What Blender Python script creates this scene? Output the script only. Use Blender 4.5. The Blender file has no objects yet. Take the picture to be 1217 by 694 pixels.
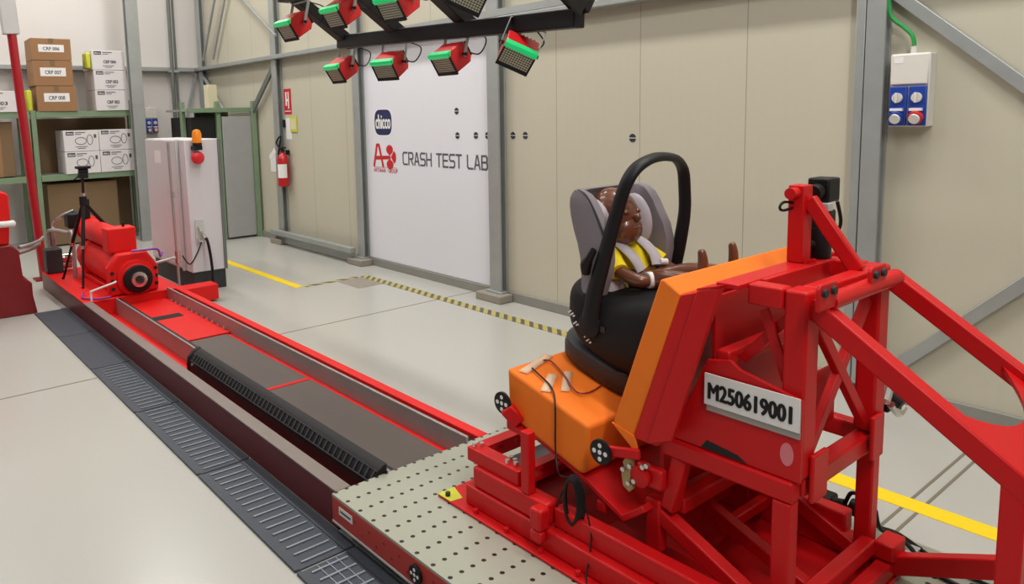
import bpy, bmesh, math, random
from mathutils import Vector, Matrix
random.seed(7)
SC = bpy.context.scene
COL = SC.collection
V = Vector

# ------------------------------------------------------------------ camera
cam_d = bpy.data.cameras.new('camera'); cam = bpy.data.objects.new('camera', cam_d); COL.objects.link(cam)
R0, R1, R2 = (0.7817, -0.6232, -0.0242), (-0.0942, -0.0797, -0.9924), (0.6165, 0.7780, -0.1211)
rot = Matrix(((R0[0], -R1[0], -R2[0]), (R0[1], -R1[1], -R2[1]), (R0[2], -R1[2], -R2[2])))
cam.matrix_world = Matrix.Translation((0, 0, 1.7)) @ rot.to_4x4()
cam_d.sensor_width = 36.0
cam_d.lens = 886.03 / 1217 * 36
cam_d.shift_x = (608.5 - 527.46) / 1217
cam_d.shift_y = (242.09 - 347) / 1217
cam_d.clip_start = 0.05
SC.camera = cam

# ------------------------------------------------------------------ world, lights, exposure
SC.view_settings.view_transform = 'Standard'
SC.view_settings.look = 'None'
SC.view_settings.gamma = 1
SC.view_settings.use_curve_mapping = False
SC.view_settings.exposure = 0.0
w = bpy.data.worlds.new('hall_air'); SC.world = w; w.use_nodes = True
w.node_tree.nodes['Background'].inputs[0].default_value = (0.93, 0.97, 1.0, 1)
w.node_tree.nodes['Background'].inputs[1].default_value = 0.11

def area(name, loc, aim, sx, sy, power, col=(1, 0.975, 0.94)):
    d = bpy.data.lights.new(name, 'AREA'); d.shape = 'RECTANGLE'; d.size = sx; d.size_y = sy
    d.energy = power; d.color = col
    o = bpy.data.objects.new(name, d); COL.objects.link(o); o.location = loc
    o.rotation_euler = (V(aim) - V(loc)).to_track_quat('-Z', 'Y').to_euler()
    return o
for x, ps in ((-2.0, (6, 40, 75)), (0.6, (10, 60, 85)), (3.0, (132, 112, 98))):
    for y, p in zip((1.0, 5.6, 9.8), ps):
        area('ceiling_or_fill_light', (x, y, 5.6), (x, y, 0), 0.35, 3.0, p)

area('ceiling_or_fill_light', (0.4, -1.6, 5.4), (4.5, 1.2, 1.0), 0.35, 3.0, 175)  # added fill light that brightens the right wall, not a ceiling fixture

# ------------------------------------------------------------------ materials
def lin(h):
    h = h.lstrip('#'); o = []
    for k in (0, 2, 4):
        c = int(h[k:k + 2], 16) / 255
        o.append(c / 12.92 if c <= 0.04045 else ((c + 0.055) / 1.055) ** 2.4)
    return (*o, 1)
MATS = {}
def mat(name, hexcol, rough=0.5, metal=0.0, var=0.06, vscale=6.0, bump=0.0, bscale=200.0, emit=0.0, coat=0.0, spec=0.5):
    m = bpy.data.materials.new(name); m.use_nodes = True
    nt = m.node_tree; b = nt.nodes['Principled BSDF']; c = lin(hexcol)
    b.inputs['Roughness'].default_value = rough; b.inputs['Metallic'].default_value = metal
    b.inputs['Specular IOR Level'].default_value = spec
    b.inputs['Coat Weight'].default_value = coat
    tc = nt.nodes.new('ShaderNodeTexCoord')
    n = nt.nodes.new('ShaderNodeTexNoise'); n.inputs['Scale'].default_value = vscale; n.inputs['Detail'].default_value = 4
    nt.links.new(tc.outputs['Object'], n.inputs['Vector'])
    mx = nt.nodes.new('ShaderNodeMix'); mx.data_type = 'RGBA'
    mx.inputs[6].default_value = tuple(v * (1 - var) for v in c[:3]) + (1,)
    mx.inputs[7].default_value = tuple(min(1, v * (1 + var)) for v in c[:3]) + (1,)
    nt.links.new(n.outputs[0], mx.inputs[0]); nt.links.new(mx.outputs[2], b.inputs['Base Color'])
    if bump:
        n2 = nt.nodes.new('ShaderNodeTexNoise'); n2.inputs['Scale'].default_value = bscale
        nt.links.new(tc.outputs['Object'], n2.inputs['Vector'])
        bp = nt.nodes.new('ShaderNodeBump'); bp.inputs['Strength'].default_value = bump; bp.inputs['Distance'].default_value = 0.005
        nt.links.new(n2.outputs[0], bp.inputs['Height']); nt.links.new(bp.outputs[0], b.inputs['Normal'])
    if emit:
        b.inputs['Emission Color'].default_value = c; b.inputs['Emission Strength'].default_value = emit
    MATS[name] = m
    return m
def nodes(m): return m.node_tree.nodes, m.node_tree.links, m.node_tree.nodes['Principled BSDF']
def mth(nt, op, a, b=None, c=None):
    n = nt.nodes.new('ShaderNodeMath'); n.operation = op
    for i, v in enumerate((a, b, c)):
        if v is None: continue
        if isinstance(v, (int, float)): n.inputs[i].default_value = v
        else: nt.links.new(v, n.inputs[i])
    return n.outputs[0]

mat('red', 'c91216', 0.42, var=0.05, vscale=9, spec=0.3)
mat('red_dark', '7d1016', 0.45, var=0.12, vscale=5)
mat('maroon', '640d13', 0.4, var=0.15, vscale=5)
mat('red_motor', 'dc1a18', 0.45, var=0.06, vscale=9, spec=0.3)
mat('red_side', 'b8382c', 0.5, var=0.06)
mat('red_lamp', 'd01c22', 0.35)
mat('orange', 'f57a14', 0.75, var=0.05, vscale=14, bump=0.25, bscale=18)
mat('black', '141215', 0.5, spec=0.35)
mat('black_soft', '121012', 0.6, bump=0.05, spec=0.35)
mat('charcoal', '333337', 0.5)
mat('grey_fabric', '817a7f', 0.9, var=0.05, vscale=20, bump=0.08, bscale=500)
mat('pale_fabric', 'b5aeb4', 0.9, var=0.05, vscale=20)
mat('skin_vinyl', '6b3f2c', 0.28, var=0.08, vscale=12, coat=0.3)
mat('yellow_cloth', 'e6cf18', 0.85)
mat('white_tag', 'e8e6e4', 0.6, var=0.02)
mat('masking_tape', 'e3bf9f', 0.7, var=0.05, vscale=40)
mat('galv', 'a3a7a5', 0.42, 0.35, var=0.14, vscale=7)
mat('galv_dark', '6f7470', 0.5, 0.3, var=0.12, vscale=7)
mat('steel', 'a8a29e', 0.42, 0.5, var=0.1, vscale=5)
mat('ledge_steel', '857a74', 0.42, 0.3, var=0.15, vscale=6)
mat('rail_steel', 'a39b98', 0.4, 0.45, var=0.08, vscale=4)
mat('chrome', 'd5d3cf', 0.2, 0.9, var=0.03)
mat('belt_panel', '5d534e', 0.62, var=0.06, vscale=3)
mat('wall_white', 'd9d4d0', 0.7, var=0.02, vscale=1.5)
mat('board_white', 'dfe0e6', 0.5, var=0.015, vscale=1.0)
mat('cabinet_white', 'cfcdd0', 0.42, var=0.02)
mat('plinth', '2a2b2c', 0.6)
mat('concrete', '8f887d', 0.85, var=0.15, vscale=14)
mat('base_trim', '8d8c84', 0.55, 0.2, var=0.08)
mat('groove', '77705f', 0.9)
mat('shelf_green', '788f70', 0.55, var=0.12, vscale=5)
mat('shelf_deck', '8c9181', 0.6)
mat('carton', '98714d', 0.8, var=0.08, vscale=8)
mat('carton_dark', '7c6448', 0.85, var=0.08, vscale=3)
mat('white_carton', 'dcd8d8', 0.6, var=0.03)
mat('ink', '2c2d33', 0.6)
mat('ink_grey', '55545a', 0.6)
mat('logo_blue', '1c2452', 0.5)
mat('logo_red', 'c42127', 0.5)
mat('yellow_tape', 'f0cf12', 0.5, var=0.04, vscale=30)
mat('green_glow', '16c46e', 0.35, emit=0.45)
mat('lens', 'b9b8a2', 0.35, var=0.03)
mat('grey_door', '9fa09f', 0.5)
mat('dark_void', '20201f', 0.9)
mat('orange_glass', 'f08a18', 0.25)
mat('red_button', 'd3222a', 0.35)
mat('socket_blue', '1f3f9c', 0.4)
mat('box_white', 'dad6cf', 0.5)
mat('green_cable', '2e9a4c', 0.5)
mat('gold', 'b3a06f', 0.45, 0.5)
mat('pink', 'dc7b84', 0.6)
mat('violet_hose', '7a3f9a', 0.4)
mat('grate_metal', '454a53', 0.5, 0.45, var=0.12, vscale=8)
mat('grate_bar', '8d969f', 0.4, 0.5)
mat('grey_sheet', '67686f', 0.5)
mat('ext_red', 'b5151c', 0.3, coat=0.3)
mat('sign_red', 'c2202a', 0.5)
mat('pole_red', 'a81823', 0.28, coat=0.5)
mat('pale_metal', 'c4c6c4', 0.5, 0.2)
mat('buff', 'd6cfae', 0.6)
mat('lime', 'c9cc3a', 0.6)

# floor: glossy grey epoxy
m = mat('floor_epoxy', 'b4b3ac', 0.3, var=0.03, vscale=0.7, spec=0.55)
nt = m.node_tree; b = nt.nodes['Principled BSDF']
n = nt.nodes.new('ShaderNodeTexNoise'); n.inputs['Scale'].default_value = 0.8; n.inputs['Detail'].default_value = 1
tc = nt.nodes.new('ShaderNodeTexCoord'); nt.links.new(tc.outputs['Object'], n.inputs['Vector'])
nt.links.new(mth(nt, 'MULTIPLY_ADD', n.outputs[0], 0.02, 0.25), b.inputs['Roughness'])
# sandwich panel wall: seams every 0.83 m and fine vertical ribs
m = mat('panel_wall', 'c0bba8', 0.55, var=0.025, vscale=0.8)
nt = m.node_tree; b = nt.nodes['Principled BSDF']
tc = nt.nodes.new('ShaderNodeTexCoord'); sp = nt.nodes.new('ShaderNodeSeparateXYZ'); nt.links.new(tc.outputs['Object'], sp.inputs[0])
ph = mth(nt, 'MODULO', mth(nt, 'ADD', sp.outputs[1], 100 * 0.827 - 0.10), 0.827)
seam = mth(nt, 'LESS_THAN', ph, 0.008)
mx = nt.nodes.new('ShaderNodeMix'); mx.data_type = 'RGBA'
src = b.inputs['Base Color'].links[0].from_socket
nt.links.new(src, mx.inputs[6]); mx.inputs[7].default_value = lin('a39a88'); nt.links.new(seam, mx.inputs[0])
nt.links.new(mx.outputs[2], b.inputs['Base Color'])
rib = mth(nt, 'SINE', mth(nt, 'MULTIPLY', sp.outputs[1], 2 * math.pi / 0.075))
bp = nt.nodes.new('ShaderNodeBump'); bp.inputs['Strength'].default_value = 0.12; bp.inputs['Distance'].default_value = 0.004
nt.links.new(rib, bp.inputs['Height']); nt.links.new(bp.outputs[0], b.inputs['Normal'])
# perforated platform plate: grid of dark bores
m = mat('perf_plate', 'adb0a0', 0.3, 0.25, var=0.06, vscale=2.5)
nt = m.node_tree; b = nt.nodes['Principled BSDF']
tc = nt.nodes.new('ShaderNodeTexCoord'); sp = nt.nodes.new('ShaderNodeSeparateXYZ'); nt.links.new(tc.outputs['Object'], sp.inputs[0])
dx = mth(nt, 'SUBTRACT', mth(nt, 'MODULO', mth(nt, 'ADD', sp.outputs[0], 49.5), 0.0495), 0.02475)
dy = mth(nt, 'SUBTRACT', mth(nt, 'MODULO', mth(nt, 'ADD', sp.outputs[1], 92.5), 0.0925), 0.04625)
rr = mth(nt, 'SQRT', mth(nt, 'ADD', mth(nt, 'MULTIPLY', dx, dx), mth(nt, 'MULTIPLY', dy, dy)))
hole = mth(nt, 'LESS_THAN', rr, 0.0088)
mx = nt.nodes.new('ShaderNodeMix'); mx.data_type = 'RGBA'
src = b.inputs['Base Color'].links[0].from_socket
nt.links.new(src, mx.inputs[6]); mx.inputs[7].default_value = lin('2a241c'); nt.links.new(hole, mx.inputs[0])
nt.links.new(mx.outputs[2], b.inputs['Base Color'])
# lamp lens: fine grid of facets
m = mat('lens_grid', 'c2c1ab', 0.35, var=0.02)
nt = m.node_tree; b = nt.nodes['Principled BSDF']
tc = nt.nodes.new('ShaderNodeTexCoord'); sp = nt.nodes.new('ShaderNodeSeparateXYZ'); nt.links.new(tc.outputs['Object'], sp.inputs[0])
ga = mth(nt, 'LESS_THAN', mth(nt, 'MODULO', mth(nt, 'ADD', sp.outputs[1], 10.0), 0.0155), 0.004)
gb = mth(nt, 'LESS_THAN', mth(nt, 'MODULO', mth(nt, 'ADD', sp.outputs[2], 10.0), 0.0155), 0.005)
gg = mth(nt, 'MAXIMUM', ga, gb)
mx = nt.nodes.new('ShaderNodeMix'); mx.data_type = 'RGBA'
src = b.inputs['Base Color'].links[0].from_socket
nt.links.new(src, mx.inputs[6]); mx.inputs[7].default_value = lin('34362a'); nt.links.new(gg, mx.inputs[0])
nt.links.new(mx.outputs[2], b.inputs['Base Color'])
# hazard tape: slanted black and yellow bars
def hazard(name, ax, k, per, thr):
    m = mat(name, 'b5a75c', 0.55, var=0.04)
    nt = m.node_tree; b = nt.nodes['Principled BSDF']
    tc = nt.nodes.new('ShaderNodeTexCoord'); sp = nt.nodes.new('ShaderNodeSeparateXYZ'); nt.links.new(tc.outputs['Object'], sp.inputs[0])
    s = mth(nt, 'ADD', sp.outputs[ax], mth(nt, 'MULTIPLY', sp.outputs[1 - ax], k))
    st = mth(nt, 'LESS_THAN', mth(nt, 'MODULO', mth(nt, 'ADD', s, 50.0), per), thr)
    mx = nt.nodes.new('ShaderNodeMix'); mx.data_type = 'RGBA'
    src = b.inputs['Base Color'].links[0].from_socket
    nt.links.new(src, mx.inputs[6]); mx.inputs[7].default_value = lin('5b5a4a'); nt.links.new(st, mx.inputs[0])
    nt.links.new(mx.outputs[2], b.inputs['Base Color'])
hazard('hazard_tape', 1, -1.0, 0.10, 0.046)
hazard('dash_tape', 0, 1.0, 0.16, 0.09)

# ------------------------------------------------------------------ mesh helpers
def frame(d, up=(0, 0, 1)):
    d = V(d).normalized(); u = V(up)
    if abs(d.dot(u)) > 0.97: u = V((0, 1, 0))
    s = d.cross(u).normalized(); u = s.cross(d).normalized()
    return d, s, u
class G:
    def __init__(self): self.bm = bmesh.new()
    def faces(self, vs, fs):
        v = [self.bm.verts.new(p) for p in vs]
        for f in fs:
            try: self.bm.faces.new([v[i] for i in f])
            except ValueError: pass
        return self
    def box(self, x0, x1, y0, y1, z0, z1):
        p = [(x, y, z) for z in (z0, z1) for y in (y0, y1) for x in (x0, x1)]
        return self.faces(p, [(0, 2, 3, 1), (4, 5, 7, 6), (0, 1, 5, 4), (2, 6, 7, 3), (0, 4, 6, 2), (1, 3, 7, 5)])
    def obox(self, c, ax, ay, az, sx, sy, sz):
        c = V(c); ax, ay, az = V(ax).normalized() * sx / 2, V(ay).normalized() * sy / 2, V(az).normalized() * sz / 2
        p = [c + ax * i + ay * j + az * k for k in (-1, 1) for j in (-1, 1) for i in (-1, 1)]
        return self.faces(p, [(0, 2, 3, 1), (4, 5, 7, 6), (0, 1, 5, 4), (2, 6, 7, 3), (0, 4, 6, 2), (1, 3, 7, 5)])
    def bar(self, a, c, w, h, up=(0, 0, 1)):
        a, c = V(a), V(c); d, s, u = frame(c - a, up)
        return self.obox((a + c) / 2, d, s, u, (c - a).length, w, h)
    def cyl(self, a, c, r0, r1=None, n=20, caps=True):
        a, c = V(a), V(c); r1 = r0 if r1 is None else r1; d, s, u = frame(c - a)
        vs = []
        for p, r in ((a, r0), (c, r1)):
            vs += [p + (s * math.cos(2 * math.pi * i / n) + u * math.sin(2 * math.pi * i / n)) * r for i in range(n)]
        fs = [(i, (i + 1) % n, n + (i + 1) % n, n + i) for i in range(n)]
        if caps: fs += [tuple(range(n - 1, -1, -1)), tuple(range(n, 2 * n))]
        return self.faces(vs, fs)
    def lathe(self, a, d, prof, n=24):
        a = V(a); d, s, u = frame(d); rings = []
        for t, r in prof:
            rings.append([a + d * t + (s * math.cos(2 * math.pi * i / n) + u * math.sin(2 * math.pi * i / n)) * max(r, 1e-4) for i in range(n)])
        return self.loft(rings)
    def loft(self, rings, caps=True, closed=True):
        n = len(rings[0]); vs = [p for r in rings for p in r]; fs = []
        for k in range(len(rings) - 1):
            for i in range(n if closed else n - 1):
                j = (i + 1) % n
                fs.append((k * n + i, k * n + j, (k + 1) * n + j, (k + 1) * n + i))
        if caps:
            fs.append(tuple(range(n - 1, -1, -1))); fs.append(tuple((len(rings) - 1) * n + i for i in range(n)))
        return self.faces(vs, fs)
    def prism(self, poly, axis, a, c):
        def pt(q, t):
            return {'X': (t, q[0], q[1]), 'Y': (q[0], t, q[1]), 'Z': (q[0], q[1], t)}[axis]
        return self.loft([[pt(q, a) for q in poly], [pt(q, c) for q in poly]])
    def sweep(self, pts, r, n=8, sub=6, flat=None, up=(0, 0, 1)):
        pts = [V(p) for p in pts]; P = []; Rr = []
        rs = r if isinstance(r, (list, tuple)) else [r] * len(pts)
        for i in range(len(pts) - 1):
            p0, p1, p2, p3 = pts[max(i - 1, 0)], pts[i], pts[i + 1], pts[min(i + 2, len(pts) - 1)]
            for k in range(sub):
                t = k / sub
                P.append(0.5 * ((2 * p1) + (p2 - p0) * t + (2 * p0 - 5 * p1 + 4 * p2 - p3) * t * t + (3 * p1 - p0 - 3 * p2 + p3) * t ** 3))
                Rr.append(rs[i] * (1 - t) + rs[i + 1] * t)
        P.append(pts[-1]); Rr.append(rs[-1])
        rings = []; ps = None
        for i, p in enumerate(P):
            d = (P[min(i + 1, len(P) - 1)] - P[max(i - 1, 0)]).normalized()
            if ps is None: _, s, u = frame(d, up)
            else:
                s = (ps - d * ps.dot(d)).normalized(); u = s.cross(d).normalized()
            ps = s; f = flat or (1, 1)
            rings.append([p + (s * math.cos(2 * math.pi * k / n) * f[0] + u * math.sin(2 * math.pi * k / n) * f[1]) * Rr[i] for k in range(n)])
        return self.loft(rings)
    def ball(self, c, r, ax=None, n=20, m=12):
        c = V(c); r = (r, r, r) if isinstance(r, (int, float)) else r
        M = ax or Matrix.Identity(3); rings = []
        for j in range(m + 1):
            t = math.pi * j / m
            rings.append([c + M @ V((r[0] * math.sin(t) * math.cos(2 * math.pi * i / n) if 0 < j < m else 1e-5 * math.cos(2 * math.pi * i / n),
                                      r[1] * math.sin(t) * math.sin(2 * math.pi * i / n) if 0 < j < m else 1e-5 * math.sin(2 * math.pi * i / n),
                                      -r[2] * math.cos(t))) for i in range(n)])
        return self.loft(rings)
    def xform(self, M):
        bmesh.ops.transform(self.bm, matrix=M, verts=self.bm.verts); return self

def off(p):
    o = V((0, 0, 0))
    while p is not None: o = o + V(p.location); p = p.parent
    return o
def finish(name, g, mname, parent=None, bevel=0.0, seg=2, ang=35, loc=None, subsurf=0):
    bm = g.bm
    bmesh.ops.recalc_face_normals(bm, faces=bm.faces)
    if parent is None:
        if loc is None:
            xs = [v.co for v in bm.verts]
            loc = V(((min(p.x for p in xs) + max(p.x for p in xs)) / 2, (min(p.y for p in xs) + max(p.y for p in xs)) / 2, min(p.z for p in xs)))
        o3 = V(loc)
    else: o3 = off(parent)
    bmesh.ops.translate(bm, verts=bm.verts, vec=-o3)
    me = bpy.data.meshes.new(name); bm.to_mesh(me); bm.free()
    me.materials.append(MATS[mname])
    for p in me.polygons: p.use_smooth = True
    me.set_sharp_from_angle(angle=math.radians(ang))
    o = bpy.data.objects.new(name, me); COL.objects.link(o)
    if parent is not None: o.parent = parent
    else: o.location = o3
    if bevel:
        md = o.modifiers.new('edge', 'BEVEL'); md.width = bevel; md.segments = seg; md.limit_method = 'ANGLE'; md.angle_limit = math.radians(40)
        md.use_clamp_overlap = True
    if subsurf:
        md = o.modifiers.new('smooth', 'SUBSURF'); md.levels = subsurf; md.render_levels = subsurf
    return o
def tag(o, label, cat, group=None):
    o['label'] = label; o['category'] = cat
    if group: o['group'] = group
    return o
def thing(name, label, cat, loc, group=None):
    o = bpy.data.objects.new(name, None); COL.objects.link(o); o.location = loc; o.empty_display_size = 0.1
    return tag(o, label, cat, group)
def struct(name, g, m, **k):
    o = finish(name, g, m, **k); o['kind'] = 'structure'; return o
def dup(root, loc, rot=None, label=None):
    def cp(o, par):
        c = o.copy(); COL.objects.link(c); c.parent = par
        for ch in [q for q in ALL if q.parent == o]: cp(ch, c)
        return c
    ALL = list(COL.objects)
    r = cp(root, None); r.location = loc
    if rot is not None: r.rotation_euler = rot
    if label: r['label'] = label
    return r
def text(name, body, org, xd, yd, width, height, mname, parent, bold=0.0, depth=0.0008):
    # heavier strokes: the outline repeated a little to each side, at stepped depths
    cu = bpy.data.curves.new(name, 'FONT'); cu.body = body; cu.resolution_u = 3
    to = bpy.data.objects.new(name, cu); COL.objects.link(to)
    dg = bpy.context.evaluated_depsgraph_get(); me = bpy.data.meshes.new_from_object(to.evaluated_get(dg))
    bpy.data.objects.remove(to); bpy.data.curves.remove(cu)
    co = [v.co.copy() for v in me.vertices]; fs = [tuple(q.vertices) for q in me.polygons]
    bpy.data.meshes.remove(me)
    x0, x1, y0, y1 = min(c.x for c in co), max(c.x for c in co), min(c.y for c in co), max(c.y for c in co)
    xd, yd = V(xd).normalized(), V(yd).normalized(); zd = xd.cross(yd)
    o3 = off(parent) if parent else V((0, 0, 0))
    sh = [(0, 0)] if not bold else [(-1, 0), (1, 0), (-.5, .6), (.5, .6), (-.5, -.6), (.5, -.6), (0, 0)]
    b = bold * height; vs, f2 = [], []
    for k, (dx, dy) in enumerate(sh):
        n0 = len(vs)
        vs += [V(org) + xd * ((c.x - x0) / (x1 - x0) * width + dx * b) + yd * ((c.y - y0) / (y1 - y0) * height + dy * b) + zd * (depth + k * 0.00006) - o3 for c in co]
        f2 += [tuple(i + n0 for i in f) for f in fs]
    m2 = bpy.data.meshes.new(name); m2.from_pydata(vs, [], f2); m2.materials.append(MATS[mname])
    o = bpy.data.objects.new(name, m2); COL.objects.link(o); o.parent = parent
    return o

# ------------------------------------------------------------------ the hall
WX, BY = 4.56, 12.0
struct('floor', G().box(-7, WX + 0.1, -3, BY + 0.1, -0.1, 0.0), 'floor_epoxy')
struct('wall_right', G().box(WX, WX + 0.1, -3, BY + 0.1, 0, 6), 'panel_wall', loc=(WX, 0, 0))
struct('wall_back', G().box(-7, WX, BY, BY + 0.1, 0, 6), 'wall_white')
struct('ceiling', G().box(-7, WX + 0.1, -3, BY + 0.1, 6, 6.1), 'wall_white')
struct('baseboard_right', G().box(WX - 0.03, WX, -3, BY, 0, 0.085), 'base_trim', bevel=0.004)
struct('trim_1', G().box(WX - 0.13, WX, -3, BY, 2.45, 2.505), 'galv', bevel=0.006)
struct('trim_2', G().box(-7, WX - 0.16, BY - 0.16, BY, 2.44, 2.505), 'galv', bevel=0.006)
struct('trim_3', G().box(WX - 0.20, WX - 0.12, 7.25, 9.3, 0.13, 0.19).box(WX - 0.13, WX - 0.10, 7.25, 9.3, 0.02, 0.12), 'galv', bevel=0.004)
# floor joints
struct('trim_4', G().box(-7, 1.15, 5.215, 5.225, -0.001, 0.0015), 'groove')
struct('trim_5', G().box(2.29, WX - 0.03, 5.285, 5.295, -0.001, 0.0015), 'groove')
struct('trim_6', G().box(2.8, WX - 0.03, 1.135, 1.148, -0.001, 0.0015), 'groove')
struct('trim_7', G().box(2.8, WX - 0.03, 1.078, 1.091, -0.001, 0.0015), 'groove')

def column(y0, y1, label, x0=WX - 0.09, pad=True, z1=6.0):
    yc = (y0 + y1) / 2
    t = thing('steel_column', label, 'column', (x0 + 0.07, yc, 0), 'galvanised columns along the right wall')
    fl = 0.018
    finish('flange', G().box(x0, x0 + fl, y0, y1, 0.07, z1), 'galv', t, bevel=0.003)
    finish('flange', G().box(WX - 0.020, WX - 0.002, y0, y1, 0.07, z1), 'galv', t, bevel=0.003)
    finish('web', G().box(x0 + fl, WX - 0.020, yc - 0.022, yc + 0.012, 0.07, z1), 'galv_dark', t)  # same steel as the flanges, recess shade put into a darker colour
    if pad:
        finish('foot_plate', G().box(x0 - 0.03, WX - 0.031, y0 - 0.03, y1 + 0.03, 0.07, 0.085), 'galv', t, bevel=0.003)
        finish('concrete_pad', G().box(x0 - 0.10, WX - 0.031, y0 - 0.09, y1 + 0.09, 0.0, 0.07), 'concrete', t, bevel=0.008)
    return t
column(9.13, 9.26, 'galvanised steel column right beside the fire extinguisher')
column(7.13, 7.25, 'galvanised steel column at the left edge of the white logo board')
column(4.84, 4.99, 'galvanised steel column at the right edge of the white logo board')
column(1.735, 1.835, 'galvanised steel column beside the blue and white socket box', pad=False)
column(11.72, 11.86, 'galvanised steel column in the far corner of the hall', pad=False)
g = G().bar((WX - 0.04, 1.87, 0), (WX - 0.04, 1.87, 2.45), 0.07, 0.05, up=(0, 1, 0))
struct('trim_8', g, 'galv', bevel=0.004)

# column before the storage rack and the thin conduit
t = thing('steel_column', 'green grey steel column standing in front of the storage rack', 'column', (3.2, 10.85, 0))
finish('flange', G().box(3.11, 3.27, 10.78, 10.80, 0.0, 6), 'galv', t, bevel=0.004)
finish('flange', G().box(3.11, 3.27, 10.90, 10.92, 0.0, 6), 'galv', t, bevel=0.004)
finish('web', G().box(3.18, 3.20, 10.80, 10.90, 0.0, 6), 'galv_dark', t)  # darker copy of the flange steel, shade between flanges painted in
t = thing('conduit_pipe', 'thin grey conduit running up the back wall behind the cabinet', 'pipe', (4.04, 11.93, 0))
finish('pipe', G().cyl((4.02, 11.78, 0), (4.04, 11.78, 6), 0.028, n=12).cyl((4.09, 11.80, 0), (4.11, 11.80, 6), 0.02, n=10), 'galv_dark', t)
finish('clamp', G().box(3.98, 4.13, 11.76, 11.84, 2.42, 2.46), 'galv', t)

# diagonal braces on the walls
def brace(a, c, wdt, label, name='wall_brace', m='galv', up=(-1, 0, 0)):
    return tag(finish(name, G().bar(a, c, wdt, 0.03, up=up), m, bevel=0.004), label, 'brace')
brace((WX - 0.03, 2.02, 2.55), (WX - 0.03, 0.35, 1.10), 0.065, 'grey diagonal brace above and right of the socket box')
brace((WX - 0.03, 1.64, 0.19), (WX - 0.03, 0.35, 1.50), 0.065, 'grey diagonal brace low on the wall behind the red sled')
brace((WX - 0.10, 11.6, 2.6), (WX - 0.10, 9.8, 5.2), 0.035, 'leftmost thin brace rod rising from the far corner column')
brace((WX - 0.06, 11.3, 2.6), (WX - 0.06, 9.7, 4.9), 0.035, 'second thin brace rod rising beside the far corner column')
brace((WX - 0.08, 11.0, 3.9), (WX - 0.08, 9.1, 2.75), 0.035, 'thin brace rod falling towards the extinguisher column')
brace((WX - 0.07, 11.8, 2.42), (WX - 0.07, 10.9, 1.75), 0.05, 'pale brace falling right from the far corner joint')
brace((4.45, BY - 0.07, 2.42), (4.12, BY - 0.07, 1.2), 0.04, 'pale brace falling left from the far corner joint', up=(0, -1, 0))
brace((WX - 0.07, 9.15, 2.42), (WX - 0.07, 10.0, 1.75), 0.08, 'short dark brace left of the extinguisher column', m='galv_dark')

# ------------------------------------------------------------------ logo board on the right wall
XF = WX - 0.012
NY, UP = (0, -1, 0), (0, 0, 1)
t = thing('logo_board', 'white wall board with crash test lab lettering and red logo', 'board', (WX - 0.006, 6.06, 0.09))
finish('board', G().box(WX - 0.012, WX - 0.0005, 5.02, 7.12, 0.09, 2.448), 'board_white', t)
X1 = WX - 0.0125
# badge
def badge(sc):
    pts = []
    for k in range(48):
        a = 2 * math.pi * k / 48
        c, s = math.cos(a), math.sin(a)
        pts.append((6.765 - math.copysign(abs(c) ** 0.45, c) * 0.165 * sc, 1.612 + math.copysign(abs(s) ** 0.75, s) * 0.138 * sc))
    return pts
bd = finish('badge', G().prism(badge(1.0), 'X', X1 - 0.001, X1), 'logo_blue', t)
finish('badge_rim', G().prism(badge(1.09), 'X', X1 - 0.0004, X1 + 0.0004), 'white_tag', bd)
text('badge_lettering', 'chicco', (X1 - 0.0012, 6.905, 1.545), NY, UP, 0.28, 0.15, 'white_tag', bd, bold=0.035)
# red mark: a rounded A joined to a clover of petals
SK = [0]
def stroke(g, pts, w):
    for (a, c) in zip(pts[:-1], pts[1:]):
        SK[0] += 1; q = 0.0001 * SK[0]
        g.bar((X1 - 0.0006 - q, *a), (X1 - 0.0006 - q, *c), w, 0.001, up=(1, 0, 0))
    for a in pts:
        SK[0] += 1; q = 0.0001 * SK[0]
        g.cyl((X1 - 0.0011 - q, *a), (X1 - 0.0001, *a), w / 2, n=14)
g = G()
stroke(g, [(6.965, 1.14), (6.90, 1.365), (6.86, 1.365), (6.79, 1.14)], 0.036)
stroke(g, [(6.94, 1.225), (6.66, 1.235)], 0.04)
finish('letter_mark', g, 'logo_red', t)
g = G()
def petal(y, z, ry, rz):
    g.prism([(y + ry * math.cos(2 * math.pi * k / 20), z + rz * math.sin(2 * math.pi * k / 20)) for k in range(20)], 'X', X1 - 0.0034, X1 - 0.0004)
for (y, z, ry, rz) in ((6.655, 1.32, 0.062, 0.05), (6.655, 1.16, 0.062, 0.05)):
    petal(y, z, ry, rz)
    s = 1 if z > 1.24 else -1
    g.prism([(y - 0.055, z - s * 0.015), (y + 0.055, z - s * 0.015), (y, 1.24 + s * 0.012)], 'X', X1 - 0.0032, X1 - 0.0004)
g.prism([(6.63, 1.24), (6.575, 1.31), (6.545, 1.28), (6.538, 1.24), (6.545, 1.20), (6.575, 1.17)], 'X', X1 - 0.0030, X1 - 0.0004)
finish('petal_mark', g, 'logo_red', t)
text('company_lettering', 'ARTSANA · GROUP', (X1 - 0.001, 6.975, 1.07), NY, UP, 0.46, 0.042, 'logo_red', t, bold=0.02)
finish('rule', G().box(X1 - 0.001, X1, 6.52, 6.975, 1.122, 1.126), 'ink_grey', t)
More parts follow.
